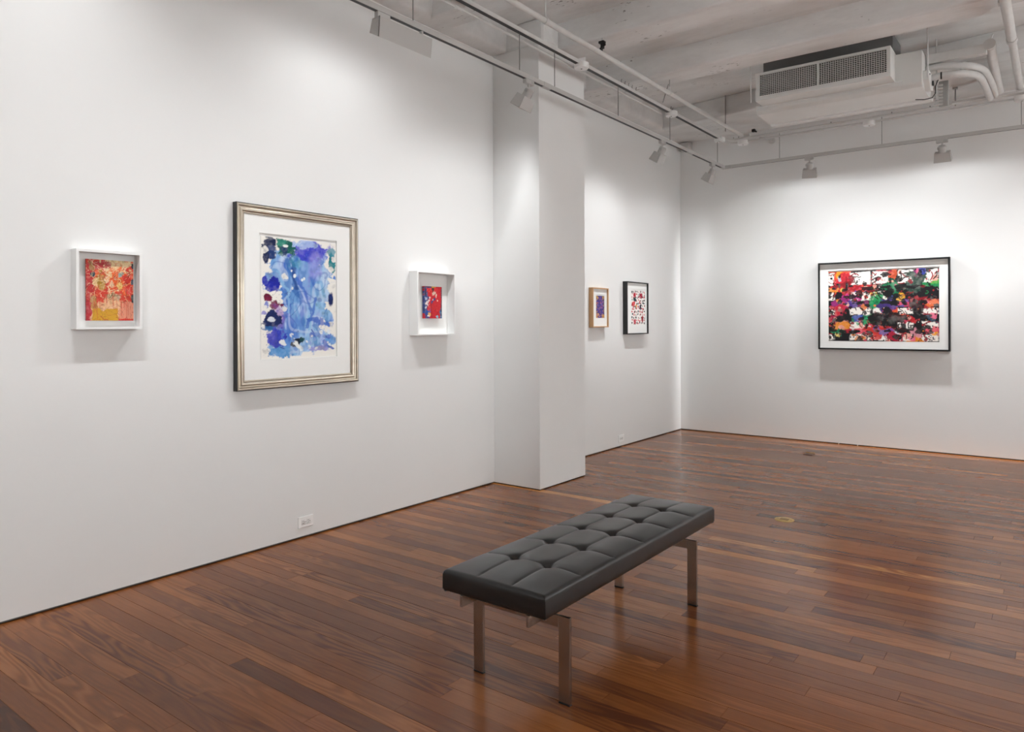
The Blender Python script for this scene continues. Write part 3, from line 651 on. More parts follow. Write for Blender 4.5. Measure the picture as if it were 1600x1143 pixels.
place(t, 'L', Yc, Zc)

def framed_print(name, label, wall, c, z, W_, H_, d, fwid, mat, q, aw, ah, acx, acz, matb, face=None):
    t = thing(name, label, 'painting', group='framed pictures on the gallery walls')
    moulding([(0, 0), (0, d), (fwid, d), (fwid, d - .022), (fwid, 0)], W_, H_, 'frame', mat, t)
    if matb:
        x0, x1, z0, z1 = acx - aw / 2 - .006, acx + aw / 2 + .006, acz - ah / 2 - .006, acz + ah / 2 + .012
        window_mat(W_ - 2 * fwid, H_ - 2 * fwid, x0, z0, x1, z1, -(d - .017), .004, t)
    MB().box((-W_ / 2 + fwid, -(d - .021), -H_ / 2 + fwid), (W_ / 2 - fwid, -.004, H_ / 2 - fwid)).build('backing', MATBOARD, t)
    s = sheet('artwork', q, aw, ah, .001, WATERCOLOUR, t); s.location = (acx, -(d - .0195), acz)
    place(t, wall, c, z); return t
framed_print('maple_framed_print', 'small purple mottled picture in a pale maple wood frame beside the column', 'L', 6.684, 1.560, .330, .421, .052, .012, MAPLE, art_purple(), .172, .236, .016, .008, True)
framed_print('black_framed_print', 'portrait picture of red and black leaf-like blots in a deep black frame', 'L', 7.526, 1.566, .530, .602, .057, .012, BLACKFRAME, art_leaves(), .335, .398, .040, .006, True)
framed_print('large_black_framed_print', 'wide gridded red, green and black abstract in a thin black frame on the far wall', 'B', 2.378, 1.581, 1.312, .993, .050, .017, BLACKFRAME, art_grid(), 1.102, .790, .004, -.004, True)

# ---------------------------------------------------------------- wall outlets
def outlet(label, c, z, w, h, duplex_h):
    t = thing('wall_outlet', label, 'outlet', (0, c, z), group='wall outlets')
    MB().box((0, -w / 2, -h / 2), (.0075, w / 2, h / 2)).build('cover_plate', PLATE, t, bevel=.003)
    for sgn in (-1, 1):
        yy, zz = (sgn * .020, 0) if duplex_h else (0, sgn * .020)
        f = MB().box((.005, yy - .0165, zz - .0165), (.0090, yy + .0165, zz + .0165)).build('socket', WHITE, t, bevel=.004)
        mb = MB()
        if duplex_h:
            for a in (-.006, .006): mb.box((.0086, yy - .008, zz + a - .0013), (.0093, yy + .002, zz + a + .0013))
            mb.tube([(.0086, yy + .009, zz), (.0093, yy + .009, zz)], .0028, 8)
        else:
            for a in (-.006, .006): mb.box((.0086, yy + a - .0013, zz - .002), (.0093, yy + a + .0013, zz + .008))
            mb.tube([(.0086, yy, zz - .009), (.0093, yy, zz - .009)], .0028, 8)
        mb.build('slots', BLACKRUB, f)
    mb = MB(); mb.tube([(.005, 0, 0), (.0085, 0, 0)], .003, 8); mb.build('screw', GALV, t)
outlet('white horizontal wall outlet low on the left wall, below the silver frame', 2.934, .104, .117, .072, True)
outlet('white wall outlet low on the wall past the column, below the black framed print', 7.208, .094, .128, .082, True)
for (a, lb) in (((.0, 6.15), 'tiny white cable stub at the wall base just past the column'), ):
    mb = MB(); mb.tube([(-.01, a[1], .009), (.012, a[1], .009), (.016, a[1], .003)], .003, 8); tag(mb.build('cable_stub', WHITE), lb, 'cable')
for (x, lb) in ((1.93, 'tiny white cable stub at the far wall base, left of a pair'), (2.13, 'tiny white cable stub at the far wall base, right of a pair')):
    mb = MB(); mb.tube([(x, D + .01, .009), (x, D - .012, .009), (x, D - .016, .003)], .003, 8); tag(mb.build('cable_stub', WHITE), lb, 'cable')

# ---------------------------------------------------------------- floor fittings
t = thing('floor_outlet', 'round brass floor outlet cover set in the boards right of the bench', 'outlet', (2.388, 5.224, 0))
mb = MB(); mb.tube([(0, 0, -.002), (0, 0, .002), (0, 0, .0032)], [.066, .066, .062], 40); mb.build('cover_plate', BRASS, t, smooth=True)
mb = MB(); mb.box((-.030, -.022, .003), (.030, .022, .0052)); mb.build('flap', BRASSDK, t, bevel=.001, seg=1)
for sx in (-1, 1):
    mb = MB(); mb.tube([(sx * .045, 0, .003), (sx * .045, 0, .0045)], .005, 10); mb.build('screw', BRASSDK, t)
t = thing('floor_box', 'small rectangular dark wood floor box lid near the far wall', 'outlet', (1.83, 7.965, 0))
MB().box((-.045, -.055, -.002), (.045, .055, .005)).build('lid', REDWOOD, t, bevel=.001, seg=1)
MB().box((-.045, .048, .005), (.045, .060, .011)).build('lid_edge', BRASS, t)

# ---------------------------------------------------------------- lighting track
TX, TZ, TY = .734, 3.245, 8.449
trk = thing('lighting_track', 'white lighting track hung on rods, turning the corner from left wall to far wall', 'track')
MB().prism([(TX - .017, TZ), (TX - .017, TZ + .034), (TX + .017, TZ + .034), (TX + .017, TZ), (TX + .009, TZ), (TX + .009, TZ + .004), (TX - .009, TZ + .004), (TX - .009, TZ)], 1, ROOM_Y0 + .2, TY - .05).build('rail', FIXTURE, trk)
MB().prism([(TY - .017, TZ), (TY - .017, TZ + .034), (TY + .017, TZ + .034), (TY + .017, TZ), (TY + .009, TZ), (TY + .009, TZ + .004), (TY - .009, TZ + .004), (TY - .009, TZ)], 0, TX + .05, ROOM_X - .2).build('rail', FIXTURE, trk)
MB().box((TX - .0125, ROOM_Y0 + .2, TZ - .0006), (TX + .0125, TY - .06, TZ + .003)).build('slot', DARKSLOT, trk)
MB().box((TX + .06, TY - .009, TZ + .0015), (ROOM_X - .2, TY + .009, TZ + .0025)).build('slot', DARKSLOT, trk)
mb = MB(); mb.box((TX - .019, TY - .10, TZ - .003), (TX + .019, TY + .019, TZ + .036)); mb.box((TX + .019, TY - .019, TZ - .003), (TX + .10, TY + .019, TZ + .036)); mb.build('corner_joint', FIXTURE, trk, bevel=.002, seg=1)
MB().box((TX - .019, 7.36, TZ - .003), (TX + .019, 7.50, TZ + .036)).build('straight_joint', FIXTURE, trk, bevel=.002, seg=1)
MB().box((TX - .019, 4.62, TZ - .003), (TX + .019, 4.72, TZ + .036)).build('straight_joint', FIXTURE, trk, bevel=.002, seg=1)
for y in (.95, 2.08, 3.205, 4.32, 4.79, 5.834, 6.937, 8.24):
    mb = MB(); mb.tube([(TX, y, TZ + .03), (TX, y, ZS + .1 if y < 4.3 else 3.60)], .0035, 6); mb.build('hanger_rod', ROD, trk)
for x in (1.389, 2.452, 3.66, 4.85, 6.0):
    mb = MB(); mb.tube([(x, TY, TZ + .03), (x, TY, 3.57)], .0035, 6); mb.build('hanger_rod', ROD, trk)

# conduit run above the track
con = thing('conduit_run', 'white conduit channel with round junction boxes running above the lighting track', 'conduit')
CZ = 3.565
MB().prism([(TX - .012, CZ), (TX - .012, CZ + .030), (TX - .002, CZ + .030), (TX - .002, CZ + .006), (TX + .010, CZ + .006), (TX + .010, CZ)], 1, ROOM_Y0 + .2, 8.26).build('channel', PIPE, con)
MB().box((TX + .010, ROOM_Y0 + .2, CZ - .004), (TX + .034, 8.26, CZ + .026)).build('channel', PIPE, con, bevel=.003, seg=1)
MB().box((TX - .006, ROOM_Y0 + .2, CZ - .0048), (TX + .028, 8.20, CZ - .001)).build('dark_slot', DARKSLOT, con)
mb = MB(); mb.tube([(.655, ROOM_Y0 + .2, CZ + .006), (.655, 6.9, CZ + .006)], .011, 10); mb.build('thin_conduit', PIPE, con, smooth=True)
mb = MB(); mb.tube([(.68, ROOM_Y0 + .2, CZ + .02), (.68, 3.75, CZ + .02)], .016, 10); mb.build('wide_conduit', PIPE, con, smooth=True)
mb = MB(); mb.tube([(.655, 3.68, CZ + .006), (.655, 3.74, CZ + .006)], .016, 10); mb.build('coupling', PIPE, con, smooth=True)
def bend(x0, y0, x1, y1, r, z, xe):
    p = [(x0, y0 - .08, z), (x0, y0, z)]
    p += [(x0 + r - r * math.cos(a), y0 + r * math.sin(a), z) for a in [i * math.pi / 16 for i in range(1, 9)]]
    return p + [(xe, y0 + r, z)]
mb = MB(); mb.tube(bend(.762, TY - .15, 0, 0, .15, CZ - .030, ROOM_X - .3), .011, 10); mb.build('bent_conduit', PIPE, con, smooth=True)
mb = MB(); mb.tube(bend(.790, TY - .18, 0, 0, .13, CZ + .004, ROOM_X - .3), .010, 10); mb.build('bent_conduit', PIPE, con, smooth=True)
MB().box((3.10, TY - .10, CZ + .002), (ROOM_X - .3, TY - .055, CZ + .022)).build('flat_bar', PIPE, con)
def jbox(p, r=.062):
    x, y, z = p; mb = MB(); mb.tube([(x, y, z + .012), (x, y, z - .022), (x, y, z - .032), (x, y, z - .034)], [r, r, r * .93, r * .55], 18)
    j = mb.build('junction_box', WHITE, con, smooth=True)
    mb = MB(); mb.tube([(x, y, z - .0338), (x, y, z - .0352)], .008, 8); mb.build('knockout', BLACKRUB, j)
for p in ((.752, 2.2, CZ), (.752, 5.17, CZ), (.752, 6.93, CZ), (.752, 8.27, CZ), (.965, TY, CZ - .03), (2.330, TY, CZ - .035), (3.665, TY - .03, CZ - .03)): jbox(p)
for y in (5.86, 5.93, 6.00, 6.07, 6.15, 6.92, 6.96):
    mb = MB(); mb.tube([(TX + .02, y, CZ + .02), (TX + .018, y, CZ + .05), (TX + .022, y + .004, CZ + .066)], .0022, 5); mb.build('cable_tie', BLACKRUB, con)
for x in (.86, .92, .96, 1.02, 1.95, 2.55, 2.9, 3.05, 3.4):
    mb = MB(); mb.tube([(x, TY - .02, CZ + .008), (x, TY - .02, CZ + .034)], .004, 5); mb.build('cable_tie', BLACKRUB, con)

# sprinkler pipe over the track
sp_ = thing('sprinkler_pipe', 'white sprinkler pipe running lengthwise above and right of the lighting track', 'pipe')
PX, PZ = .965, 3.60
mb = MB(); mb.tube([(PX, ROOM_Y0 + .1, PZ), (PX, 8.40, PZ)], .021, 14); mb.build('pipe', PIPE, sp_, smooth=True)
for y in (4.33, 6.43):
    mb = MB(); mb.tube([(PX, y - .012, PZ), (PX, y + .012, PZ)], .026, 14); mb.tube([(PX, y, PZ + .02), (PX, y, PZ + .065)], .008, 8); cl = mb.build('pipe_clamp', PIPE, sp_, smooth=True)
    mb = MB(); mb.tube([(PX, y, PZ + .06), (PX, y, ZC)], .0075 if y < 5 else .004, 8); mb.build('hanger_rod', PIPE if y < 5 else ROD, sp_)
mb = MB(); mb.tube([(PX, 5.145, PZ + .10), (PX, 5.145, ZS)], .005, 8); mb.build('hanger_rod', PIPE, sp_)
mb = MB(); mb.box((PX - .022, 5.125, PZ + .085), (PX + .024, 5.165, PZ + .103)); mb.box((PX - .006, 5.13, PZ + .045), (PX + .014, 5.16, PZ + .086)); mb.box((PX - .014, 5.13, PZ + .02), (PX - .002, 5.16, PZ + .05)); mb.tube([(PX + .012, 5.145, PZ + .065), (PX + .030, 5.145, PZ + .075)], .010, 8); mb.build('pipe_clamp', BLACKRUB, sp_)['label'] = 'black iron clamp'
mb = MB(); mb.tube([(.96, 7.90, 3.545), (.96, 7.90, ZC)], .0045, 6); mb.build('hanger_rod', ROD, sp_)
mb = MB(); mb.tube([(PX - .09, 6.47, PZ - .06), (PX - .03, 6.62, ZC)], .004, 6); mb.build('brace_rod', ROD, sp_)
mb = MB(); mb.tube([(PX, 8.35, PZ), (PX, 8.42, PZ), (PX + .03, 8.44, PZ), (PX + .09, 8.44, PZ)], .024, 12); mb.build('elbow', PIPE, sp_, smooth=True)
mb = MB(); mb.box((1.085, 8.40, 3.625), (1.12, 8.44, 3.655)); mb.box((1.12, 8.40, 3.62), (1.135, 8.44, 3.632)); mb.build('black_clip', BLACKRUB, sp_)['label'] = 'black clip'

# second pipe, right edge of the photo
p2 = thing('ceiling_pipe', 'white stepped pipe along the ceiling at the right edge, right of the air conditioner', 'pipe')
mb = MB(); mb.tube([(3.645, ROOM_Y0 + .1, 3.64), (3.648, 7.0, 3.64)], .034, 14); mb.build('pipe', PIPE, p2, smooth=True)
mb = MB(); mb.tube([(3.648, 6.95, 3.64), (3.655, 8.45, 3.62)], .029, 14); mb.build('pipe', PIPE, p2, smooth=True)
mb = MB(); mb.tube([(3.648, 6.93, 3.64), (3.648, 7.0, 3.64)], .038, 14); mb.build('coupling', PIPE, p2, smooth=True)
mb = MB(); mb.tube([(3.655, 8.38, 3.62), (3.655, 8.47, 3.615)], .036, 14); mb.build('coupling', WHITE, p2, smooth=True)
mb = MB(); mb.tube([(3.70, 6.2, 3.67), (3.70, 6.2, ZC)], .006, 6); mb.build('hanger_rod', ROD, p2)
MB().box((3.60, 6.16, 3.66), (3.76, 6.24, 3.70)).build('bracket', PIPE, p2)

# small fittings in the far corner
MB_ = MB().box((.03, D - .10, 3.615), (.17, D - .002, 3.715)); tag(MB_.build('corner_junction_box', PIPE, bevel=.004, seg=1), 'square grey junction box high in the far left corner', 'box')
t = thing('sidewall_sprinkler', 'small white sprinkler fitting high on the far wall near the corner', 'sprinkler', (1.15, D, 3.60))
mb = MB(); mb.tube([(-.09, -.06, .03), (-.02, -.06, .01), (.02, -.06, -.015), (.03, -.03, -.01), (.035, 0, -.01)], .016, 10); mb.build('stub_pipe', PIPE, t, smooth=True)
mb = MB(); mb.tube([(.035, -.014, -.01), (.035, -.001, -.01)], .04, 14); mb.build('escutcheon', PIPE, t, smooth=True)

# ---------------------------------------------------------------- air conditioner
ac = thing('air_conditioner', 'white ceiling-hung air conditioner with twin dark grilles below the joists', 'air conditioner', (2.3, 7.1, 3.385))
AO = (2.3, 7.1, 3.385)
GX0, GX1, GY, GZ0, GZ1 = 1.690, 2.820, 6.735, 3.462, 3.718
mb = MB()                                                # plenum: hollow front, near-black blocks inside paint the cavity's shade
mb.box((GX0, GY, GZ1 - .022), (GX1, 7.02, GZ1)); mb.box((GX0, GY, GZ0), (GX1, 7.02, GZ0 + .042))
mb.box((GX0, GY, GZ0 + .042), (GX0 + .036, 7.02, GZ1 - .022)); mb.box((GX1 - .030, GY, GZ0 + .042), (GX1, 7.02, GZ1 - .022)); mb.box((2.232, GY, GZ0 + .042), (2.250, 7.0, GZ1 - .022))
mb.build('grille_housing', ACPAINT, ac, loc=AO)
MB().box((GX0 + .037, GY + .026, GZ0 + .043), (2.2315, 6.95, GZ1 - .023)).build('interior_shade', ACDARK, ac, loc=AO)
MB().box((2.2505, GY + .026, GZ0 + .043), (GX1 - .031, 6.95, GZ1 - .023)).build('interior_shade', ACDARK, ac, loc=AO)
MB().box((1.67, 7.02, 3.69), (2.79, 7.42, 3.93)).build('shade_block', CASING, ac, loc=AO)  # dark block added to shut out light and darken the gap above
for (xa, xb) in ((GX0 + .036, 2.232), (2.250, GX1 - .030)):
    mb = MB(); n = 27 if xb - xa < .52 else 28
    for k in range(1, n):
        x = xa + (xb - xa) * k / n; mb.box((x - .0016, GY + .006, GZ0 + .042), (x + .0016, GY + .018, GZ1 - .022))
    for k in range(1, 12):
        z = GZ0 + .042 + (GZ1 - GZ0 - .064) * k / 12; mb.box((xa, GY + .008, z - .0016), (xb, GY + .022, z + .0016))
    o = mb.build('grille', ACPAINT, ac, loc=AO); o['kind'] = 'stuff'
BX0, BX1, BY0, BY1, BZ0, BZ1 = 1.625, 3.025, 6.95, 7.47, 3.395, 3.70
MB().prism([(BY0, BZ1), (BY0, BZ0 + .03), (BY0 + .03, BZ0), (BY1 - .10, BZ0 - .004), (BY1 - .08, BZ0 + .012), (BY1, BZ0 + .012), (BY1, BZ1)], 0, BX0, BX1).build('cabinet', ACPAINT, ac, bevel=.004, seg=1, loc=AO)
MB().box((BX0 - .004, BY1 - .075, BZ0 - .016), (BX1 + .02, BY1 - .01, BZ0 + .014)).build('drain_tray', WHITE, ac, bevel=.004, seg=1, loc=AO)
MB().box((BX0, BY0 - .012, BZ0 + .062), (BX1 - .15, BY0, BZ0 + .072)).build('trim_strip', WHITE, ac, loc=AO)
mb = MB(); mb.prism([(BY0 + .05, BZ0 + .14), (BY0 + .05, BZ0 + .06), (BY0 + .16, BZ0 - .01), (BY0 + .30, BZ0 + .02), (BY0 + .30, BZ0 + .14)], 0, BX1, BX1 + .045); mb.build('end_plate', ACPAINT, ac, bevel=.003, seg=1, loc=AO)
mb = MB(); mb.tube([(BX1 + .05, 7.15, BZ0 + .06), (BX1 + .062, 7.15, BZ0 + .06)], .022, 12); mb.build('valve_cap', DARKSLOT, ac, loc=AO)
mb = MB(); mb.tube([(BX1 + .03, 7.03, BZ0 + .11), (BX1 + .05, 7.03, BZ0 + .11)], .008, 8); mb.build('valve_cap', DARKSLOT, ac, loc=AO)
for (x, y) in ((1.648, 6.72), (3.066, 6.95), (1.648, 7.55), (3.066, 7.5)):
    mb = MB(); mb.tube([(x, y, BZ0 + (.06 if y < 7.2 else .01)), (x, y, ZC if y > 6.8 else ZC)], .006, 8); mb.build('hanger_rod', PIPE, ac, loc=AO)
for (x, y) in ((1.66, 6.93), (1.645, 7.5)): MB().box((x - .03, y - .02, BZ0 + .07), (x + .01, y + .02, BZ0 + .085)).build('hanger_bracket', ACPAINT, ac, loc=AO)
mb = MB(); mb.tube([(3.13, 7.30, 3.545), (3.105, 7.28, 3.52), (3.085, 7.27, 3.46), (3.085, 7.27, 3.40), (3.06, 7.27, 3.365), (3.0, 7.27, 3.36), (2.93, 7.27, 3.372)], .004, 6); mb.build('black_cable', BLACKRUB, ac, loc=AO)['label'] = 'thin black cable'
def smooth_path(pts, n=8):
    P = [Vector(p) for p in pts]; out = []
    for i in range(len(P) - 1):
        p0, p1, p2_, p3 = P[max(i - 1, 0)], P[i], P[i + 1], P[min(i + 2, len(P) - 1)]
        for k in range(n):
            s = k / n; out.append(.5 * ((2 * p1) + (p2_ - p0) * s + (2 * p0 - 5 * p1 + 4 * p2_ - p3) * s * s + (3 * p1 - p0 - 3 * p2_ + p3) * s ** 3))
    return out + [P[-1]]
t = thing('insulated_pipe', 'upper white insulated pipe curving from the air conditioner to the far wall', 'pipe', group='air conditioner pipes')
mb = MB(); mb.tube(smooth_path([(3.03, 7.16, 3.585), (3.14, 7.16, 3.592), (3.26, 7.18, 3.575), (3.36, 7.24, 3.568), (3.43, 7.50, 3.585), (3.455, 8.0, 3.59), (3.46, 8.38, 3.59)]), .029, 12); mb.build('insulation', PIPE, t, smooth=True)
mb = MB(); mb.tube([(3.285, 7.192, 3.573), (3.315, 7.205, 3.571)], .034, 12); mb.build('tape_band', PIPE, t, smooth=True)
t = thing('insulated_pipe', 'lower white insulated pipe curving from the air conditioner to the far wall', 'pipe', group='air conditioner pipes')
mb = MB(); mb.tube(smooth_path([(3.03, 7.16, 3.500), (3.14, 7.16, 3.512), (3.26, 7.17, 3.505), (3.34, 7.24, 3.505), (3.395, 7.46, 3.53), (3.41, 7.9, 3.55), (3.415, 8.36, 3.56)]), .029, 12); mb.build('insulation', PIPE, t, smooth=True)
mb = MB(); mb.tube([(3.275, 7.18, 3.505), (3.31, 7.21, 3.505)], .034, 12); mb.build('tape_band', PIPE, t, smooth=True)
mb = MB(); mb.tube([(3.135, 7.159, 3.512), (3.147, 7.160, 3.512)], .031, 12); mb.build('black_tape', BLACKRUB, t, smooth=True)
t = thing('thick_drain_pipe', 'thick white pipe with boxed duct above the curving insulated pipes', 'pipe', group='air conditioner pipes')
mb = MB(); mb.box((3.03, 7.13, 3.625), (3.47, 7.20, 3.705)); mb.build('boxed_duct', PIPE, t, bevel=.004, seg=1)
mb = MB(); mb.tube([(3.49, 7.12, 3.69), (3.49, 7.22, 3.69)], .045, 14); mb.build('elbow', PIPE, t, smooth=True)
mb = MB(); mb.tube([(3.495, 7.15, 3.68), (3.49, 7.5, 3.655), (3.49, 8.40, 3.61)], .037, 14); mb.build('pipe', PIPE, t, smooth=True)
mb = MB(); mb.tube([(3.49, 7.17, 3.72), (3.51, 7.19, 3.79)], .007, 6); mb.build('hanger_rod', PIPE, t)
t = thing('wall_vent_plate', 'grey ribbed flexible connector on a plate beside the air conditioner end', 'vent', (3.10, 7.53, 3.34))
MB().box((-.02, 0, 0), (.055, .03, .23)).build('plate', GALV, t, bevel=.003, seg=1)
mb = MB()
for k in range(7): mb.tube([(-.055, -.012, .02 + .028 * k), (-.02, -.012, .024 + .028 * k), (.012, -.012, .02 + .028 * k)], .011, 8)
mb.build('flexible_ribs', PIPE, t, smooth=True)
t = thing('threaded_rod', 'single grey threaded rod hanging between the far beam and conduits, right of the air conditioner', 'rod', (3.124, 8.40, 3.55))
mb = MB(); mb.tube([(0, 0, 0), (0, 0, .19)], .006, 8); mb.build('rod', ROD, t)
MB().box((-.02, -.02, .165), (.02, .02, .185)).build('nut_plate', GALV, t)

# ---------------------------------------------------------------- track lights
def wall_lamp(name, parent, m, power, t0, t1, fall, s0, s1, cap, radius, graze=.12):
    """lamp with a wall-washing photometric curve; m: local frame with x along the wall, y towards the wall, z up"""
    ld = bpy.data.lights.new(name, 'POINT'); ld.energy = power; ld.color = LAMP_COLOR; ld.shadow_soft_size = radius
    ld.use_nodes = True; t = ld.node_tree; em = next(n for n in t.nodes if n.type == 'EMISSION')
    tc = node(t, 'ShaderNodeTexCoord'); sp = node(t, 'ShaderNodeSeparateXYZ'); t.links.new(tc.outputs['Normal'], sp.inputs[0])
    def mth(op, x, y=None, z=None, clamp=False):
        n = node(t, 'ShaderNodeMath', operation=op, use_clamp=clamp)
        for i, v in enumerate((x, y, z)):
            if v is None: continue
            if isinstance(v, (int, float)): n.inputs[i].default_value = v
            else: t.links.new(v, n.inputs[i])
        return n.outputs[0]
    nw = mth('MAXIMUM', sp.outputs[1], .05); down = mth('MULTIPLY', sp.outputs[2], -1.0); al = mth('ABSOLUTE', sp.outputs[0])
    tt = mth('DIVIDE', down, nw); ll = mth('DIVIDE', al, nw)
    mr = node(t, 'ShaderNodeMapRange', interpolation_type='SMOOTHSTEP'); mr.inputs[1].default_value = t0; mr.inputs[2].default_value = t1
    t.links.new(tt, mr.inputs[0])
    hx = mth('SQRT', mth('MULTIPLY_ADD', nw, nw, mth('MULTIPLY', mth('MULTIPLY', al, al), .36))); th = mth('DIVIDE', down, hx)
    body = mth('POWER', 2.718, mth('MULTIPLY', mth('MAXIMUM', th, 0.0), -fall))
    q = mth('DIVIDE', ll, mth('MULTIPLY_ADD', mth('MAXIMUM', tt, 0.0), s1, s0))
    lat = mth('POWER', 2.718, mth('MULTIPLY', mth('MULTIPLY', q, q), -1.0))
    nwc = mth('MAXIMUM', sp.outputs[1], cap); inv = mth('DIVIDE', 1.0, mth('POWER', nwc, 3.0))
    back = node(t, 'ShaderNodeMapRange', interpolation_type='SMOOTHSTEP'); back.inputs[1].default_value = -.02; back.inputs[2].default_value = graze; t.links.new(sp.outputs[1], back.inputs[0])
    st = mth('MULTIPLY', mth('MULTIPLY', mr.outputs[0], body), mth('MULTIPLY', mth('MULTIPLY', lat, inv), back.outputs[0]))
    t.links.new(st, em.inputs['Strength'])
    o = bpy.data.objects.new(name, ld); C.objects.link(o); o.parent = parent; o.matrix_local = m
    return o
def spot_head(label, wall, c, aim, power=SPOT_W, group='square track spotlights', yaw=0, curve=None):
    """origin on the track underside; aim is in local space where x runs along the track and -y points away from the wall"""
    t = thing('track_spotlight', label, 'track light', group=group)
    if wall == 'L': t.location = (TX, c, TZ); t.rotation_euler = (0, 0, math.pi / 2)
    else: t.location = (c, TY, TZ); t.rotation_euler = (0, 0, 0)
    MB().box((-.052, -.018, -.034), (.052, .018, -.001)).build('track_adapter', FIXTURE, t, bevel=.003, seg=1)
    mb = MB(); mb.box((.012, -.0195, -.028), (.042, -.0175, -.010)); mb.build('adapter_label', GALV, t)
    mb = MB(); mb.tube([(0, 0, -.03), (0, 0, -.078)], .009, 10); mb.build('stem', FIXTURE, t, smooth=True)
    a = Vector(aim).normalized(); x = Vector((math.cos(yaw), math.sin(yaw), 0)); x = (x - a * x.dot(a)).normalized(); y = (-a).cross(x)
    m = Matrix((x, y, -a)).transposed().to_4x4(); m.translation = Vector((0, 0, -.088))
    h = MB(); h.tube([(0, 0, .026), (0, 0, .016), (0, 0, -.045)], [.028, .037, .037], 20, m=m); hd = h.build('driver_housing', FIXTURE, t, smooth=True)
    k = MB(); k.tube([(-.042, 0, .0), (-.036, 0, .0)], .012, 10, m=m); k.build('tilt_knob', GALV, hd, smooth=True)
    h = MB()
    T_, B_ = (.069, .040), (.078, .052); z0, z1 = -.045, -.135; w = .004
    for s in (-1, 1):
        h.hexa([(s * (B_[0] - w), -B_[1], z1), (s * B_[0], -B_[1], z1), (s * B_[0], B_[1], z1), (s * (B_[0] - w), B_[1], z1)], [(s * (T_[0] - w), -T_[1], z0), (s * T_[0], -T_[1], z0), (s * T_[0], T_[1], z0), (s * (T_[0] - w), T_[1], z0)], m)
        h.hexa([(-B_[0], s * (B_[1] - w), z1), (B_[0], s * (B_[1] - w), z1), (B_[0], s * B_[1], z1), (-B_[0], s * B_[1], z1)], [(-T_[0], s * (T_[1] - w), z0), (T_[0], s * (T_[1] - w), z0), (T_[0], s * T_[1], z0), (-T_[0], s * T_[1], z0)], m)
    h.box((-T_[0], -T_[1], z0 - .002), (T_[0], T_[1], z0 + .003), m)
    h.build('lamp_shade', FIXTURE, t)
    h = MB(); h.box((-.06, -.034, -.075), (.06, .034, -.070), m); h.build('lens', LENS, t)
    wall_lamp('spot_light', t, Matrix.Translation(m @ Vector((0, 0, -.140))), power * (1 if wall == 'L' else BACK_GAIN), *(curve or (SPOT_CURVE if wall == 'L' else BACK_CURVE)), .022, .30 if curve is None and wall == 'L' else .12)
    return t
AIM_L = (0.05, .62, -1); AIM_B = (0, .52, -1)
spot_head('white square track spotlight in front of the column', 'L', 4.435, (-.10, .60, -1), power=SPOT_W * .46, curve=COLUMN_CURVE)
spot_head('white square track spotlight past the column, above the two small pictures', 'L', 6.755, AIM_L)
spot_head('white square track spotlight at the corner end of the left track', 'L', 8.08, (-.05, .55, -1), power=SPOT_W * .45)
spot_head('white square track spotlight on the far track, left of the air conditioner middle', 'B', 1.719, (-.12, .5, -1), yaw=.12)
spot_head('white square track spotlight on the far track, right of the large framed picture', 'B', 3.003, AIM_B)
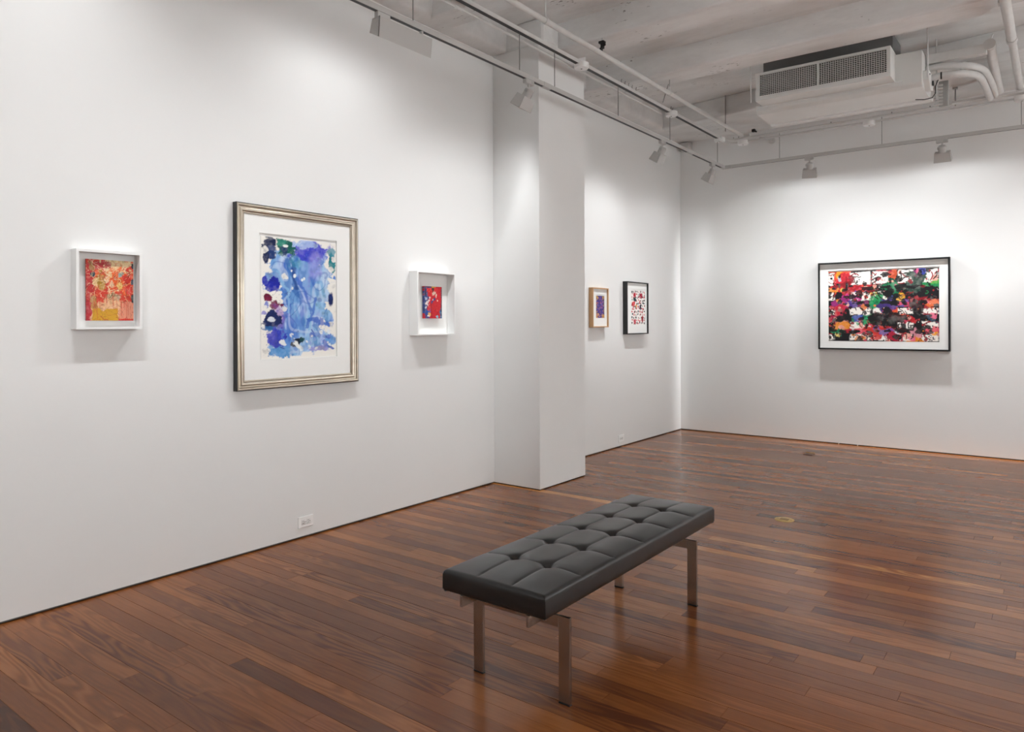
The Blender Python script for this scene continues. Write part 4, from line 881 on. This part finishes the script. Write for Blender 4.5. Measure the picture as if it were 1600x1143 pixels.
def washer(label, c, group='long wall washers', power=WASH_W, L=.44):
    t = thing('wall_washer', label, 'track light', (TX, c, TZ), group=group)
    MB().box((-.018, -.20, -.045), (.018, -.10, -.001)).build('track_adapter', FIXTURE, t, bevel=.003, seg=1)
    mb = MB(); mb.box((-.045, -.195, -.075), (-.02, -.165, -.040)); mb.box((-.03, -.19, -.09), (.03, -.175, -.03)); mb.build('tilt_bracket', FIXTURE, t, bevel=.003, seg=1)
    mb = MB(); mb.box((-.01, .17, -.05), (.012, .185, -.002)); mb.box((-.01, .17, -.052), (.035, .20, -.045)); mb.build('end_bracket', FIXTURE, t)
    # trough: back plate to the room, open side to the wall
    mb = MB(); w = .004
    A, B, Cc, Dd = (.055, -.048), (.042, -.168), (-.035, -.128), (-.012, -.052)
    mb.prism([A, B, (B[0] - w, B[1] + .002), (A[0] - w, A[1])], 1, -L / 2, L / 2)
    mb.prism([A, (A[0], A[1] - w), (Dd[0], Dd[1] - w), Dd], 1, -L / 2, L / 2)
    mb.build('reflector_housing', FIXTURE, t)
    for s in (-1, 1): MB().prism([A, B, Cc, Dd], 1, s * L / 2 - (.004 if s > 0 else 0), s * L / 2 + (0 if s > 0 else .004)).build('end_cap', FIXTURE, t)
    mb = MB(); mb.prism([(.02, -.066), (.036, -.066), (.036, -.082), (.02, -.082)], 1, -L / 2 + .02, L / 2 - .02); mb.build('lamp_bar', LENS, t)
    for dy in (-.12, .12):
        wall_lamp('wash_light', t, Matrix(((0, -1, 0, -.012), (1, 0, 0, dy), (0, 0, 1, -.122), (0, 0, 0, 1))), power / 2, *WASH_CURVE, .016)
    return t
washer('long white wall washer on the track above the silver frame', 3.10)
# the same fittings carry on along the tracks outside the photograph
for c, w_ in ((1.35, 'first'), (-.6, 'second'), (-2.5, 'third'), (-4.5, 'fourth')): washer('long white wall washer on the left track, %s towards the camera outside the photograph' % w_, c, group='washers beyond the frame')
for c, w_ in ((5.0, 'first'), (6.4, 'second')): spot_head('white square track spotlight on the far track, %s past the right edge' % w_, 'B', c, AIM_B, group='spotlights beyond the frame')
# added unseen track with strong washers: fill light for floor and ceiling
trk2 = thing('lighting_track', 'added white fill-light track along the right wall outside the photograph', 'track', (ROOM_X - .734, 2.0, TZ))
MB().box((-.017, -6.0, 0), (.017, 6.0, .034)).build('rail', FIXTURE, trk2)
for y in (-4, 0, 4):
    mb = MB(); mb.tube([(0, y, .03), (0, y, ZC - TZ)], .0035, 6); mb.build('hanger_rod', ROD, trk2)
for c, w_ in ((7.0, 'farthest'), (4.6, 'second farthest'), (2.2, 'middle'), (-.2, 'second nearest'), (-2.4, 'nearest')):
    t = washer('long white wall washer added as fill light on the right track, %s of the five' % w_, c, group='washers beyond the frame', power=FILL_W)
    t.location = (ROOM_X - .734, c, TZ); t.rotation_euler = (0, 0, math.pi)
